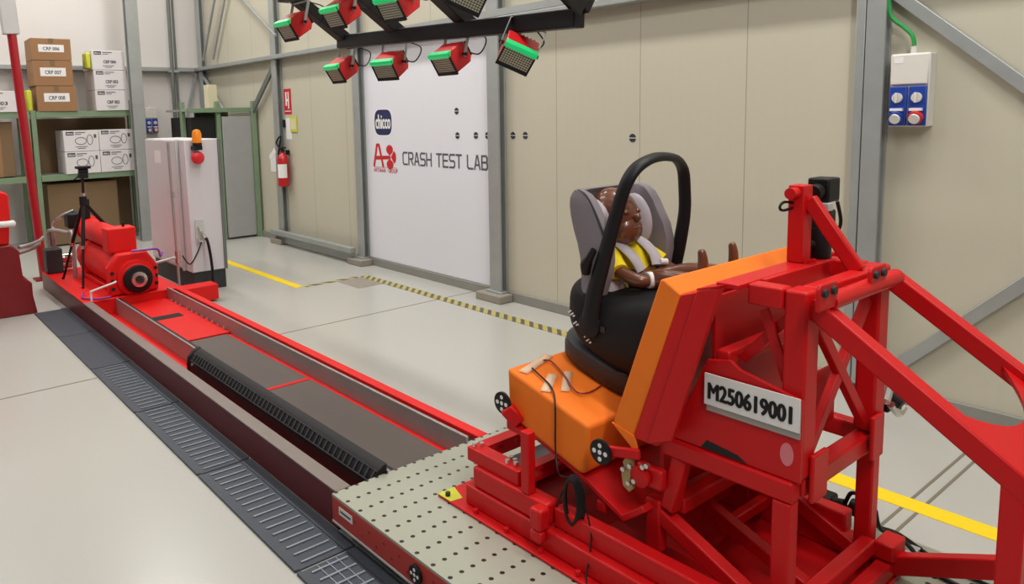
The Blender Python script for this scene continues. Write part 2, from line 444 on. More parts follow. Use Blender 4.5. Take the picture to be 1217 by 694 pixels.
GLY = {'C': [[(1, 0), (.18, 0), (0, .15), (0, .85), (.18, 1), (1, 1)]],
       'R': [[(0, 0), (0, 1), (.82, 1), (1, .86), (1, .62), (.82, .48), (0.3, .48)], [(.5, .48), (1, 0)]],
       'A': [[(0, 0), (.42, 1), (.58, 1), (1, 0)], [(.2, .3), (.8, .3)]],
       'S': [[(0, 0), (.82, 0), (1, .13), (1, .38), (.82, .5), (.18, .5), (0, .62), (0, .87), (.18, 1), (1, 1)]],
       'H': [[(0, 0), (0, 1)], [(1, 0), (1, 1)], [(0, .5), (1, .5)]],
       'T': [[(0, 1), (1, 1)], [(.5, 1), (.5, 0)]],
       'E': [[(1, 0), (0, 0), (0, 1), (1, 1)], [(0, .5), (.9, .5)]],
       'L': [[(0, 1), (0, .15), (.18, 0), (1, 0)]],
       'B': [[(0, 0), (0, 1), (.78, 1), (.95, .88), (.95, .63), (.8, .52), (1, .40), (1, .13), (.82, 0), (0, 0)], [(0, .52), (.8, .52)]]}
g = G(); yy = 6.41; kk = 0
for ch in 'CRASH TEST LAB':
    if ch == ' ':
        yy -= 0.062; finish('word_lettering', g, 'ink_grey', t); g = G(); continue
    lw = 0.074
    for st in GLY[ch]:
        P_ = [(yy - u * lw, 1.173 + v * 0.122) for u, v in st]
        for a, c in zip(P_[:-1], P_[1:]):
            a, c = V((0, *a)), V((0, *c)); d = (c - a).normalized() * 0.0085; kk += 1
            xx = X1 - 0.0006 - 0.00004 * (kk % 9)
            g.bar((xx, *(a - d)[1:]), (xx, *(c + d)[1:]), 0.019, 0.0006, up=(1, 0, 0))
    yy -= lw + 0.0285
finish('word_lettering', g, 'ink_grey', t)

def sticker(x, y, z, label):
    t = thing('target_sticker', label, 'sticker', (x, y, z), 'round measuring target stickers')
    finish('disc', G().cyl((x, y, z), (x - 0.002, y, z), 0.033, n=24), 'white_tag', t)
    g = G()
    for s in (-1, 1):
        pts = [(y + 0.031 * math.cos(a), z + s * (0.003 + 0.029 * math.sin(a))) for a in [math.pi * k / 12 for k in range(13)]]
        g.prism(pts, 'X', x - 0.003, x - 0.0021)
    finish('half_disc', g, 'ink', t)
sticker(XF, 5.507, 1.713, 'round black target sticker highest on the white logo board')
sticker(XF, 5.502, 1.481, 'round black target sticker directly below the highest one on the board')
sticker(XF, 5.234, 1.484, 'round black target sticker above the lettering, right of the two stacked ones')
sticker(XF, 5.075, 1.485, 'round black target sticker half hidden by the column beside the board')
sticker(WX, 4.752, 1.488, 'left one of two round target stickers just right of the column')
sticker(WX, 4.60, 1.489, 'right one of two round target stickers just right of the column')
sticker(WX, 3.475, 1.480, 'lone round black target sticker on the bare beige wall panel')

# ------------------------------------------------------------------ fire extinguisher group
t = thing('fire_extinguisher', 'red fire extinguisher with white label hanging beside the steel column', 'fire extinguisher', (WX - 0.09, 9.22 - 0.28, 0.78))
ey = 9.03; ex = WX - 0.10
finish('cylinder', G().lathe((ex, ey, 0.78), UP, [(0, 0.05), (0.01, 0.075), (0.36, 0.075), (0.41, 0.06), (0.44, 0.03), (0.46, 0.028)], 20), 'ext_red', t)
finish('valve', G().cyl((ex, ey, 1.23), (ex, ey, 1.29), 0.022).box(ex - 0.015, ex + 0.015, ey - 0.09, ey + 0.05, 1.285, 1.305).box(ex - 0.012, ex + 0.012, ey - 0.07, ey, 1.25, 1.265), 'black', t, bevel=0.003)
g = G(); n = 10
for s in range(n):
    pass
ring = []
for k in range(9):
    a = math.radians(150 + k * 13)
    ring.append((ex + 0.0765 * math.cos(a + 0.5), ey + 0.0765 * math.sin(a + 0.5)))
g.loft([[(x, y, 0.90) for x, y in ring], [(x, y, 1.08) for x, y in ring]], caps=False, closed=False)
finish('label_sheet', g, 'white_tag', t)
finish('hose', G().sweep([(ex, ey + 0.04, 1.27), (ex - 0.02, ey + 0.12, 1.36), (ex, ey + 0.02, 1.44), (ex, ey + 0.12, 1.2), (ex, ey + 0.1, 0.95)], 0.011), 'black', t)
finish('tag', G().obox((ex - 0.085, ey + 0.12, 1.21), (0, -0.8, 0.55), (-1, 0, 0), (0, 0.55, 0.8), 0.2, 0.004, 0.07), 'white_tag', t)
finish('wall_hook', G().box(ex + 0.06, WX, ey - 0.02, ey + 0.02, 1.2, 1.26), 'black', t)
t = thing('extinguisher_sign', 'red and white extinguisher sign above the fire extinguisher', 'sign', (WX, 9.03 - 0.2, 1.72))
sy = 9.0
finish('plate', G().box(WX - 0.004, WX, sy - 0.10, sy + 0.10, 1.73, 2.06), 'sign_red', t)
g = G()
g.box(WX - 0.006, WX - 0.0041, sy - 0.04, sy - 0.012, 1.80, 2.02).box(WX - 0.006, WX - 0.0041, sy + 0.02, sy + 0.055, 1.84, 2.02).box(WX - 0.006, WX - 0.0041, sy - 0.012, sy + 0.02, 1.90, 1.925)
g.box(WX - 0.006, WX - 0.0041, sy - 0.085, sy + 0.085, 1.765, 1.775)
finish('pictogram', g, 'white_tag', t)
tag(finish('notice_sheet', G().box(WX - 0.004, WX, 8.93, 9.08, 1.40, 1.68), 'white_tag'), 'white notice sheet partly behind the small yellow framed one', 'notice')
t = thing('framed_notice', 'small yellow framed notice on the wall above the extinguisher', 'notice', (WX, 8.85, 1.5))
finish('border', G().box(WX - 0.012, WX - 0.005, 8.76, 8.95, 1.50, 1.70), 'lime', t)
finish('sheet', G().box(WX - 0.015, WX - 0.0121, 8.785, 8.925, 1.53, 1.67), 'buff', t)
tag(finish('alarm_button', G().box(WX - 0.03, WX, 9.085, 9.125, 1.56, 1.66), 'black', bevel=0.004), 'small black wall switch left of the notice sheets', 'switch')

# ------------------------------------------------------------------ socket boxes
def socket_box(base, yd, label, zs=1.0, facing='X'):
    # built facing -X at the origin: y to the left in view
    t = thing('socket_box', label, 'socket box', (0, 0, 0), 'industrial socket boxes')
    finish('back_box', G().box(-0.085, 0, -0.095, 0.095, 0, 0.39), 'box_white', t, bevel=0.006)
    finish('lid', G().box(-0.098, -0.0855, -0.092, 0.092, 0.225, 0.385), 'box_white', t, bevel=0.006)
    finish('maker_label', G().box(-0.0995, -0.0982, 0.03, 0.075, 0.34, 0.372), 'white_tag', t)
    for k, (yy, ring) in enumerate(((0.047, 'socket_blue'), (-0.047, 'red_button'))):
        f = finish('socket_panel', G().box(-0.104, -0.0855, yy - 0.043, yy + 0.043, 0.006, 0.216), 'socket_blue', t, bevel=0.005)
        finish('switch_knob', G().cyl((-0.104, yy, 0.155), (-0.118, yy, 0.155), 0.026, n=18).box(-0.132, -0.118, yy - 0.007, yy + 0.007, 0.128, 0.182), 'box_white', f, bevel=0.002)
        finish('socket_ring', G().cyl((-0.104, yy, 0.055), (-0.125, yy, 0.045), 0.036, n=18), ring if k else 'socket_blue', f)
        finish('socket_cap', G().cyl((-0.1255, yy, 0.045), (-0.138, yy, 0.040), 0.026, n=18).box(-0.125, -0.105, yy - 0.03, yy + 0.03, 0.085, 0.10), 'white_tag', f)
    finish('cable_gland', G().cyl((-0.045, 0, 0.39), (-0.045, 0, 0.425), 0.016, n=12), 'box_white', t)
    return t
sb = socket_box(None, None, 'white and blue socket box on the right wall beside the column')
sb.location = (WX, 1.605, 1.565)
sb2 = dup(sb, (3.70, 11.99, 1.50), (0, 0, math.pi / 2), 'white and blue socket box far off on the back wall beside the rack column')
tag(finish('green_cable', G().sweep([(WX - 0.045, 1.605, 1.995), (WX - 0.05, 1.615, 2.05), (WX - 0.05, 1.66, 2.10), (WX - 0.06, 1.72, 2.16), (WX - 0.07, 1.735, 2.26)], 0.011, n=10), 'green_cable'), 'green cable running from the socket box up to the column', 'cable')

# ------------------------------------------------------------------ floor tapes
tag(finish('floor_tape', G().box(3.35, 3.44, 6.65, 9.6, 0, 0.003), 'yellow_tape'), 'yellow floor tape strip behind the red track near the white cabinet', 'tape')
tag(finish('floor_tape', G().box(3.33, 3.435, -1.5, 2.2, 0, 0.003), 'yellow_tape'), 'yellow floor tape strip on the right behind the red sled', 'tape')
tag(finish('hazard_tape', G().box(4.09, 4.19, 2.2, 6.62, 0, 0.003), 'hazard_tape'), 'black and yellow striped tape along the beige wall', 'tape')
tag(finish('hazard_tape', G().box(3.45, 4.06, 6.60, 6.66, 0, 0.003), 'dash_tape'), 'short striped tape joining the yellow strip to the long striped tape', 'tape')
tag(finish('floor_mark', G().box(3.80, 4.10, 6.18, 6.58, 0, 0.002), 'concrete'), 'worn brownish patch at the corner of the striped tape', 'floor mark')

# ------------------------------------------------------------------ storage racks on the back wall
def rack(x0, x1, y0, y1, label, zt=1.86, shelves=(1.84, 0.985), top=2.0):
    t = thing('storage_rack', label, 'rack', ((x0 + x1) / 2, (y0 + y1) / 2, 0), 'green storage racks')
    for x in (x0, x1):
        for y in (y0, y1):
            finish('post', G().box(x - 0.03, x + 0.03, y - 0.025, y + 0.025, 0, zt if y == y0 else top), 'shelf_green', t, bevel=0.003)
    for z in shelves:
        s = finish('shelf', G().box(x0 + 0.031, x1 - 0.031, y0 - 0.02, y1 - 0.03, z - 0.02, z), 'shelf_deck', t)
        finish('beam', G().box(x0 + 0.031, x1 - 0.031, y0 - 0.045, y0 - 0.02, z - 0.075, z + 0.005), 'shelf_green', s, bevel=0.003)
    return t
rack(1.95, 3.33, 11.2, 11.75, 'green storage rack with brown and white boxes left of the column')
rack(0.50, 1.87, 11.2, 11.75, 'green storage rack mostly cut off at the left edge behind the red pole')
# back sheets behind the shelves
tag(finish('dark_panel', G().box(1.99, 3.28, 11.80, 11.83, 0.05, 1.75), 'carton_dark'), 'large brown sheet standing behind the green storage rack', 'panel')

def carton(w, d, h, name, label, m, grp, lab, labw=0.2, white=False):
    t = thing(name, label, 'box', (0, 0, 0), grp)
    finish('body', G().box(-w / 2, w / 2, 0, d, 0, h), m, t, bevel=0.004)
    if not white:
        s = finish('label_strip', G().box(-labw * .55, labw * .55, -0.002, -0.0005, h * .38, h * .72), 'white_tag', t)
        text('lettering', lab, (-labw * .35, -0.0025, h * .46), (1, 0, 0), UP, labw * .7, h * .15, 'ink', s, bold=0.02)
        finish('packing_tape', G().box(-0.03, 0.03, 0.0, d, h, h + 0.001).box(-0.03, 0.03, -0.001, 0, h * 0.78, h), 'carton_dark', t)
    else:
        s = finish('maker_badge', G().box(-w * .43, -w * .21, -0.002, -0.0005, h * .78, h * .95), 'ink', t, bevel=0.0)
        text('badge_lettering', 'chicco', (-w * .41, -0.0025, h * .82), (1, 0, 0), UP, w * .18, h * .09, 'white_tag', s, bold=0.03)
        for (a, c, z0, z1) in ((-.17, .12, .88, .92), (-.17, 0, .80, .83), (-.12, .10, .12, .15), (-.18, .16, .2, .23)):
            finish('print_line', G().box(w * a, w * c, -0.0015, -0.0005, h * z0, h * z1), 'ink_grey', t)
        if lab: text('lettering', lab, (-w * .16, -0.0025, h * .34), (1, 0, 0), UP, w * .38, h * .16, 'ink', t, bold=0.03)
    return t
BX = 11.14
brown = [(2.225, 2.52, 0.285, 'CRP 006', 'topmost of the three brown boxes stacked on the rack'),
         (2.225, 2.185, 0.33, 'CRP 007', 'middle one of the three brown boxes stacked on the rack'),
         (2.245, 1.845, 0.335, 'CRP 008', 'lowest of the three brown boxes stacked on the rack shelf')]
for (x, z, h, tx, lb) in brown:
    c = carton(0.48, 0.5, h, 'brown_box', lb, 'carton', 'brown boxes on the top shelf', tx, 0.28); c.location = (x, BX, z); c.rotation_euler = (0, 0, -0.03)
white = [(2.935, 2.405, 0.265, 'CRP 004', 'topmost of the three white boxes stacked on the top shelf'),
         (2.945, 2.13, 0.27, 'CRP 003', 'middle one of the three white boxes stacked on the top shelf'),
         (2.945, 1.845, 0.28, 'CRP 002', 'lowest of the three white boxes stacked on the top shelf')]
for (x, z, h, tx, lb) in white:
    c = carton(0.43, 0.5, h, 'white_box', lb, 'white_carton', 'white boxes on the storage rack', tx, white=True); c.location = (x, BX, z)
def seat_print(t, w, h):
    pts = [(-0.02 * w + 0.16 * w * math.cos(a), h * .5 + 0.17 * h * math.sin(a)) for a in [2 * math.pi * k / 16 for k in range(17)]]
    g = G().sweep([(x, -0.001, z) for x, z in pts], 0.004, n=4, sub=1)
    pts = [(0.24 * w + 0.08 * w * math.cos(a), h * .55 + 0.24 * h * math.sin(a)) for a in [2 * math.pi * k / 16 for k in range(17)]]
    g.sweep([(x, -0.001, z) for x, z in pts], 0.004, n=4, sub=1)
    finish('seat_drawing', g, 'ink_grey', t)
    finish('code_square', G().box(w * .36, w * .43, -0.0015, -0.0005, h * .62, h * .80), 'ink_grey', t)
low = [(2.505, 1.295, 0.285, 'upper left one of four white boxes on the middle shelf'), (2.955, 1.295, 0.285, 'upper right one of four white boxes on the middle shelf'),
       (2.505, 0.99, 0.30, 'lower left one of four white boxes on the middle shelf, behind the tripod head'), (2.955, 0.99, 0.30, 'lower right one of four white boxes on the middle shelf')]
for (x, z, h, lb) in low:
    c = carton(0.445, 0.5, h, 'white_box', lb, 'white_carton', 'white boxes on the storage rack', '', white=True); seat_print(c, 0.445, h); c.location = (x, BX, z)
c = carton(0.45, 0.5, 0.27, 'white_box', 'white box at the left picture edge behind the red pole', 'white_carton', 'white boxes on the storage rack', '0003', white=True); c.location = (1.56, BX, 1.845)
tag(finish('yellow_sheet', G().box(2.655, 2.715, 11.17, 11.4, 2.42, 2.64), 'lime', bevel=0.02), 'yellow sheet sticking out beside the topmost white box', 'sheet')
tag(finish('yellow_sheet', G().box(1.895, 1.955, 11.17, 11.4, 1.85, 2.13), 'lime', bevel=0.02), 'yellow sheet sticking out beside the lowest brown box', 'sheet')
for (x0, x1, z0, z1, lb) in ((1.35, 1.70, 1.0, 1.72, 'tall brown carton at the left picture edge on the middle shelf'), (2.05, 2.95, 0.02, 0.86, 'large brown carton under the rack behind the tripod')):
    t = thing('brown_carton', lb, 'box', ((x0 + x1) / 2, 11.4, z0))
    finish('body', G().box(x0, x1, 11.25, 11.7, z0, z1), 'carton_dark', t, bevel=0.006)
    finish('packing_tape', G().box((x0 + x1) / 2 - .03, (x0 + x1) / 2 + .03, 11.249, 11.25, z0, z1), 'carton', t)

# green rack with grey door by the corner
t = thing('storage_locker', 'green framed locker with a tall grey door right of the white cabinet', 'locker', (4.28, 10.3, 0))
for (x, y) in ((4.02, 10.05), (4.50, 9.95), (3.62, 10.3)):
    finish('post', G().box(x - 0.03, x + 0.03, y - 0.03, y + 0.03, 0, 1.93), 'shelf_green', t, bevel=0.003)
finish('top_beam', G().box(3.59, 4.52, 9.98, 10.04, 1.78, 1.84), 'shelf_green', t, bevel=0.003)
finish('door', G().box(4.052, 4.47, 9.98, 10.01, 0.03, 1.72), 'grey_door', t, bevel=0.004)
finish('dark_bay', G().box(3.66, 3.985, 10.1, 10.9, 0.03, 1.72), 'dark_void', t)  # solid near-black block standing in for the shade inside the open bay
finish('roof_sheet', G().box(3.60, 4.50, 10.04, 10.9, 1.80, 1.83), 'grey_door', t)
finish('back_sheet', G().box(4.0, 4.50, 10.85, 10.9, 0, 1.80), 'shelf_green', t)
tag(finish('paper_box', G().box(3.92, 4.05, 10.1, 10.25, 1.845, 2.16), 'buff', bevel=0.004), 'small cream carton standing on top of the green locker', 'box')
tag(finish('wall_sheet', G().box(WX - 0.004, WX, 9.42, 9.60, 0.95, 1.2), 'white_tag'), 'white paper sheet on the wall right of the grey locker', 'sheet')

# ------------------------------------------------------------------ white control cabinet
t = thing('control_cabinet', 'tall white control cabinet on a black plinth behind the track', 'cabinet', (2.7, 7.8, 0))
finish('plinth', G().box(2.54, 2.87, 7.21, 8.38, 0, 0.19), 'plinth', t, bevel=0.004)
finish('body', G().box(2.53, 2.88, 7.20, 8.39, 0.191, 1.50), 'cabinet_white', t, bevel=0.008)
finish('side_door', G().box(2.512, 2.529, 7.40, 8.36, 0.22, 1.49), 'cabinet_white', t, bevel=0.004)
finish('corner_strip', G().box(2.50, 2.529, 7.37, 7.395, 0.191, 1.50), 'pale_metal', t, bevel=0.003)
finish('edge_strip', G().box(2.855, 2.885, 7.185, 7.199, 0.191, 1.50), 'galv_dark', t)
bx = 2.63
s = finish('beacon_base', G().box(bx - 0.04, bx + 0.04, 7.10, 7.199, 1.40, 1.44).cyl((bx, 7.13, 1.44), (bx, 7.13, 1.47), 0.045), 'black', t, bevel=0.004)
finish('beacon_lens', G().lathe((bx, 7.13, 1.47), UP, [(0, 0.045), (0.09, 0.044), (0.12, 0.032), (0.13, 0.005)], 20), 'orange_glass', s)
s = finish('stop_collar', G().cyl((bx, 7.199, 1.325), (bx, 7.16, 1.325), 0.045), 'red_button', t, bevel=0.004)
finish('stop_button', G().lathe((bx, 7.16, 1.325), (0, -1, 0), [(0, 0.03), (0.02, 0.062), (0.035, 0.062), (0.05, 0.045), (0.055, 0.01)], 22), 'red_button', s)
finish('tag_sheet', G().box(2.509, 2.5115, 7.86, 8.06, 1.25, 1.38), 'white_tag', t)
s = finish('connector_plate', G().box(2.58, 2.67, 7.188, 7.199, 0.47, 0.72), 'pale_metal', t, bevel=0.003)
finish('connector', G().cyl((2.62, 7.188, 0.64), (2.62, 7.13, 0.62), 0.02).cyl((2.65, 7.188, 0.56), (2.66, 7.12, 0.53), 0.022).cyl((2.61, 7.188, 0.52), (2.61, 7.13, 0.50), 0.018), 'chrome', s)
finish('cable', G().sweep([(2.66, 7.12, 0.53), (2.67, 7.10, 0.45), (2.69, 7.10, 0.25), (2.70, 7.12, 0.015)], 0.014), 'black', s)
finish('cable', G().sweep([(2.61, 7.13, 0.50), (2.55, 7.10, 0.40), (2.48, 7.12, 0.30), (2.44, 7.2, 0.38)], 0.007), 'black', s)

# ------------------------------------------------------------------ pneumatic piping between cabinet and track
t = thing('air_pipe', 'copper coloured air pipe rising in front of the white cabinet', 'pipe', (2.40, 7.25, 0))
finish('riser', G().cyl((2.42, 7.28, 0), (2.40, 7.28, 1.48), 0.014, n=10), 'steel', t)
finish('branch', G().cyl((2.42, 7.28, 0.36), (2.20, 7.28, 0.33), 0.014, n=10), 'steel', t)
finish('valve_body', G().cyl((2.42, 7.28, 0.30), (2.42, 7.28, 0.42), 0.026, n=12).cyl((2.415, 7.28, 0.95), (2.415, 7.28, 1.0), 0.02, n=12), 'chrome', t)

# ------------------------------------------------------------------ red pole and red machine at the left edge
t = thing('red_pole', 'tall red and white pole rising in front of the storage rack', 'pole', (1.52, 9.0, 0))
finish('pole', G().cyl((1.535, 9.0, 0.0), (1.435, 9.0, 2.66), 0.045, n=18), 'pole_red', t)
finish('sleeve', G().bar((1.43, 9.0, 2.62), (1.36, 9.0, 4.2), 0.15, 0.12, up=(0, 1, 0)), 'pale_metal', t, bevel=0.005)
finish('base_plate', G().box(1.44, 1.64, 8.9, 9.1, 0, 0.015), 'red_dark', t)
t = thing('red_machine', 'stepped red machine frame cut off at the left picture edge', 'machine', (0.8, 7.8, 0))
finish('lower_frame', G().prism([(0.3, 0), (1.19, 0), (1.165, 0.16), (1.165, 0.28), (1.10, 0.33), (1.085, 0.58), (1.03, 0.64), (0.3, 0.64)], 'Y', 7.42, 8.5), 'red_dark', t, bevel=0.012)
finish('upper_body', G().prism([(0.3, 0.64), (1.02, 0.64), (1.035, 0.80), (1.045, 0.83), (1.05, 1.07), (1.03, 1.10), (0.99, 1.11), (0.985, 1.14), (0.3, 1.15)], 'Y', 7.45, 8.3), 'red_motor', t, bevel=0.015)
finish('nozzle', G().cyl((0.6, 7.40, 0.83), (1.045, 7.40, 0.83), 0.028, n=14).ball((1.05, 7.40, 0.83), 0.03), 'white_tag', t)
finish('pipe', G().sweep([(1.10, 7.5, 0.60), (1.2, 7.6, 0.60), (1.35, 8.0, 0.57), (1.42, 8.2, 0.57)], 0.016).sweep([(1.10, 7.55, 0.54), (1.25, 7.8, 0.53), (1.40, 8.3, 0.50)], 0.016), 'steel', t)

# ------------------------------------------------------------------ floor grates
def grate(kind):
    t = thing('floor_grate', '', 'grate', (0, 0, 0), 'floor grates beside the track')
    L = 0.985
    finish('frame', G().box(0, 0.265, 0, L, 0.0, 0.008), 'grate_metal', t, bevel=0.002)
    finish('border', G().box(0, 0.018, 0, L, 0.008, 0.012).box(0.215, 0.265, 0, L, 0.008, 0.012), 'grate_metal', t)
    if kind:
        g = G()
        for k in range(16):
            y = 0.03 + k * 0.061
            g.box(0.045, 0.20, y, y + 0.009, 0.008, 0.013)
        finish('slats', g, 'grate_bar', t)
    if kind == 2:
        g = G()
        for x in (0.08, 0.12, 0.16): g.box(x, x + 0.004, 0.01, L - 0.01, 0.008, 0.0115)
        finish('wires', g, 'grate_bar', t)
    return t
names = ['nearest grate in the row beside the red track', 'second nearest grate in the row beside the red track', 'third grate from the front beside the red track', 'fourth grate from the front beside the red track',
         'fifth grate from the front beside the red track', 'plain cover plate second from the far end of the grate row', 'plain cover plate at the far end of the grate row']
gr = {k: grate(k) for k in (0, 1, 2)}
used = set()
for i, nm in enumerate(names):
    k = 2 if i < 2 else (1 if i < 5 else 0)
    y = 0.35 + i * 1.0 + (0.06 if i >= 2 else 0.06)
    if i == 0: y = 0.41
    if k not in used: o = gr[k]; o.location = (1.155, y, 0.0); used.add(k)
    else: o = dup(gr[k], (1.155, y, 0.0))
    o['label'] = 'dark steel ' + nm

# ------------------------------------------------------------------ sled track
t = thing('sled_track', 'long red sled track with steel rails running to the motor', 'track', (1.85, 5.2, 0))
Y0, Y1 = 2.558, 8.5
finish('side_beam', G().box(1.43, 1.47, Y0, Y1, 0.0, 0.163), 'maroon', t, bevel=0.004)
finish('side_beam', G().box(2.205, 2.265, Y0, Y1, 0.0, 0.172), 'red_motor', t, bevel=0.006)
finish('ledge', G().box(1.425, 1.497, Y0, 6.75, 0.1635, 0.173), 'ledge_steel', t, bevel=0.003)
finish('bed', G().box(1.47, 2.205, Y0, Y1, 0.0, 0.035), 'red_motor', t)
finish('end_deck', G().box(1.43, 2.265, 6.75, Y1, 0.1635, 0.1725), 'red_motor', t, bevel=0.004)
finish('deck_riser', G().box(1.47, 2.204, 6.751, 6.765, 0.036, 0.163), 'red_motor', t)
finish('inner_rail', G().box(1.685, 1.70, Y0, 6.75, 0.036, 0.172), 'rail_steel', t, bevel=0.003)
finish('rail_gap_shade', G().box(1.701, 1.725, Y0, 6.75, 0.036, 0.165), 'black', t)  # black filler: shade of the gap beside the rail, put in as colour
finish('inner_rail', G().box(2.125, 2.142, Y0, 6.75, 0.036, 0.195), 'rail_steel', t, bevel=0.003)
finish('rail_gap_shade', G().box(2.143, 2.204, Y0, 6.75, 0.10, 0.150), 'black', t)  # black filler for the shaded gap between rail and red side beam
for (a, c, lab) in ((2.558, 3.99, None), (4.03, 5.29, None)):
    finish('bed_panel', G().box(1.745, 2.085, a, c, 0.036, 0.093), 'belt_panel', t, bevel=0.003)
finish('bed_support', G().box(1.745, 2.124, 5.31, 6.75, 0.036, 0.098).box(2.086, 2.124, Y0, 5.30, 0.036, 0.085).box(1.745, 2.085, 3.991, 4.029, 0.036, 0.096), 'red_motor', t, bevel=0.003)
finish('panel_edge', G().box(1.736, 1.744, Y0, 5.30, 0.036, 0.105), 'rail_steel', t)
finish('slot', G().box(1.80, 2.02, 6.02, 6.14, 0.0981, 0.1001), 'dark_void', t)
for k in range(11):
    y = 5.40 + k * 0.112 + (0.05 if k > 7 else 0)
    finish('bolt', G().cyl((2.105, y, 0.098), (2.105, y, 0.125), 0.011, n=8), 'chrome', t)
finish('cross_beam', G().box(2.266, 2.58, 6.68, 6.86, 0.02, 0.165), 'red_motor', t, bevel=0.008)
# cable guard: black ribbed trough with ladder slots
s = thing('cable_guard', 'long black slotted cable guard lying in the red track', 'cable guard', (1.59, 3.8, 0.036))
prof = [(1.600, 0.036), (1.594, 0.09), (1.600, 0.145), (1.632, 0.187), (1.660, 0.207), (1.680, 0.210), (1.680, 0.036)]
finish('trough', G().prism(prof, 'Y', 2.558, 4.72), 'black_soft', s, bevel=0.003)
finish('end_plate', G().prism([(1.606, 0.036), (1.592, 0.07), (1.591, 0.11), (1.598, 0.155), (1.630, 0.193), (1.660, 0.213), (1.682, 0.215), (1.682, 0.036)], 'Y', 4.721, 4.76), 'black', s, bevel=0.006)
finish('end_screw', G().cyl((1.60, 4.66, 0.13), (1.59, 4.66, 0.131), 0.010, n=12), 'steel', s)
along = V((0.032, 0, 0.042)).normalized(); nrm = V((-0.042, 0, 0.032)).normalized()
for k in range(48):
    y = 2.575 + k * 0.0445
    finish('rung', G().obox((1.6145, y, 0.1675), along, (0, 1, 0), nrm, 0.046, 0.010, 0.006), 'charcoal', s)
for x, z in ((1.600, 0.148), (1.630, 0.1885)):
    finish('lip', G().obox((x, 3.63, z), along, (0, 1, 0), nrm, 0.005, 2.14, 0.008), 'charcoal', s)

# ------------------------------------------------------------------ motor at the far end of the track
t = thing('drive_motor', 'big red drive motor with round black hub at the far track end', 'motor', (1.85, 7.3, 0.1725))
cx, cz = 1.86, 0.335
def ngon(cx, cz, r, n, a0=0.0, sx=1.0): return [(cx + sx * r * math.cos(a0 + 2 * math.pi * k / n), cz + r * math.sin(a0 + 2 * math.pi * k / n)) for k in range(n)]
finish('flange', G().prism([(1.655, 0.175), (2.075, 0.175), (2.085, 0.40), (1.99, 0.545), (1.74, 0.545), (1.65, 0.42)], 'Y', 6.80, 6.90), 'red_motor', t, bevel=0.02)
s = finish('hub_housing', G().lathe((cx + 0.02, 6.80, 0.315), (0, -1, 0), [(0, 0.165), (0.03, 0.16), (0.035, 0.13), (0.06, 0.125)], 32), 'red_motor', t)
finish('hub_disc', G().lathe((cx + 0.02, 6.74, 0.315), (0, -1, 0), [(0, 0.125), (0.035, 0.12), (0.04, 0.10), (0.045, 0.01)], 32), 'black', s)
finish('hub_ring', G().lathe((cx + 0.02, 6.70, 0.315), (0, -1, 0), [(0, 0.07), (0.02, 0.066), (0.022, 0.04), (0.004, 0.036), (0.003, 0.001)], 28), 'chrome', s)
finish('shaft', G().lathe((cx + 0.02, 6.70, 0.315), (0, -1, 0), [(0, 0.032), (0.02, 0.03), (0.021, 0.001)], 16), 'plinth', s)
for x in (1.685, 2.055):
    for z in (0.24, 0.31, 0.38):
        finish('bolt_hole', G().cyl((x, 6.80, z), (x, 6.792, z), 0.017, n=12), 'dark_void', t)
finish('main_cylinder', G().lathe((cx, 6.90, 0.36), UP if False else (0, 1, 0), [(0, 0.175), (0.9, 0.175), (0.92, 0.20), (1.0, 0.20), (1.02, 0.17), (1.25, 0.165), (1.32, 0.13), (1.34, 0.01)], 36), 'red_motor', t)
finish('upper_cylinder', G().lathe((1.82, 7.10, 0.63), (0, 1, 0), [(0, 0.105), (0.95, 0.105), (0.97, 0.125), (1.03, 0.125), (1.05, 0.09), (1.1, 0.01)], 30), 'red_motor', t)
finish('terminal_box', G().box(1.70, 1.945, 6.92, 7.11, 0.535, 0.755), 'red_motor', t, bevel=0.012)
finish('cradle', G().box(1.70, 2.02, 7.1, 7.95, 0.1735, 0.22), 'red_motor', t, bevel=0.008)
finish('lifting_stud', G().cyl((1.86, 7.0, 0.755), (1.86, 7.0, 0.79), 0.012, n=10), 'black', t)
finish('pressure_port', G().cyl((1.80, 8.05, 0.74), (1.80, 8.05, 0.93), 0.035, n=14), 'black', t)
tag(finish('hydraulic_hose', G().sweep([(1.50, 7.05, 0.20), (1.46, 6.90, 0.185), (1.56, 6.765, 0.185), (1.64, 6.70, 0.20)], 0.008), 'violet_hose'), 'thin violet hose lying on the red deck before the motor flange', 'hose')
tag(finish('hydraulic_hose', G().sweep([(1.86, 6.79, 0.558), (1.95, 6.77, 0.558), (2.07, 6.76, 0.55), (2.10, 6.78, 0.48), (2.14, 6.85, 0.50)], 0.010), 'violet_hose'), 'violet hose draped over the top of the red motor flange', 'hose')
tag(finish('hand_rail', G().sweep([(1.50, 6.78, 0.173), (1.50, 6.78, 0.245), (1.51, 6.77, 0.26), (1.64, 6.70, 0.31), (1.69, 6.70, 0.325)], 0.009), 'white_tag'), 'small white bent rod beside the motor hub', 'rod')
t = thing('valve_block', 'dark valve block with steel pipes behind the tripod', 'valve', (1.50, 8.45, 0.1725))
finish('block', G().box(1.45, 1.60, 8.3, 8.48, 0.173, 0.42), 'plinth', t, bevel=0.008)
finish('pipe', G().sweep([(1.50, 8.40, 0.42), (1.50, 8.40, 0.58), (1.53, 8.3, 0.62), (1.60, 8.0, 0.62), (1.62, 7.9, 0.60), (1.62, 7.9, 0.18)], 0.018), 'steel', t)
finish('pipe', G().sweep([(1.55, 8.4, 0.42), (1.56, 8.4, 0.66), (1.62, 8.36, 0.74), (1.74, 8.3, 0.80)], 0.018), 'chrome', t)
finish('coupling', G().cyl((1.58, 8.42, 0.30), (1.72, 8.42, 0.30), 0.05, n=14).cyl((1.58, 8.42, 0.23), (1.70, 8.42, 0.23), 0.04, n=14), 'chrome', t)
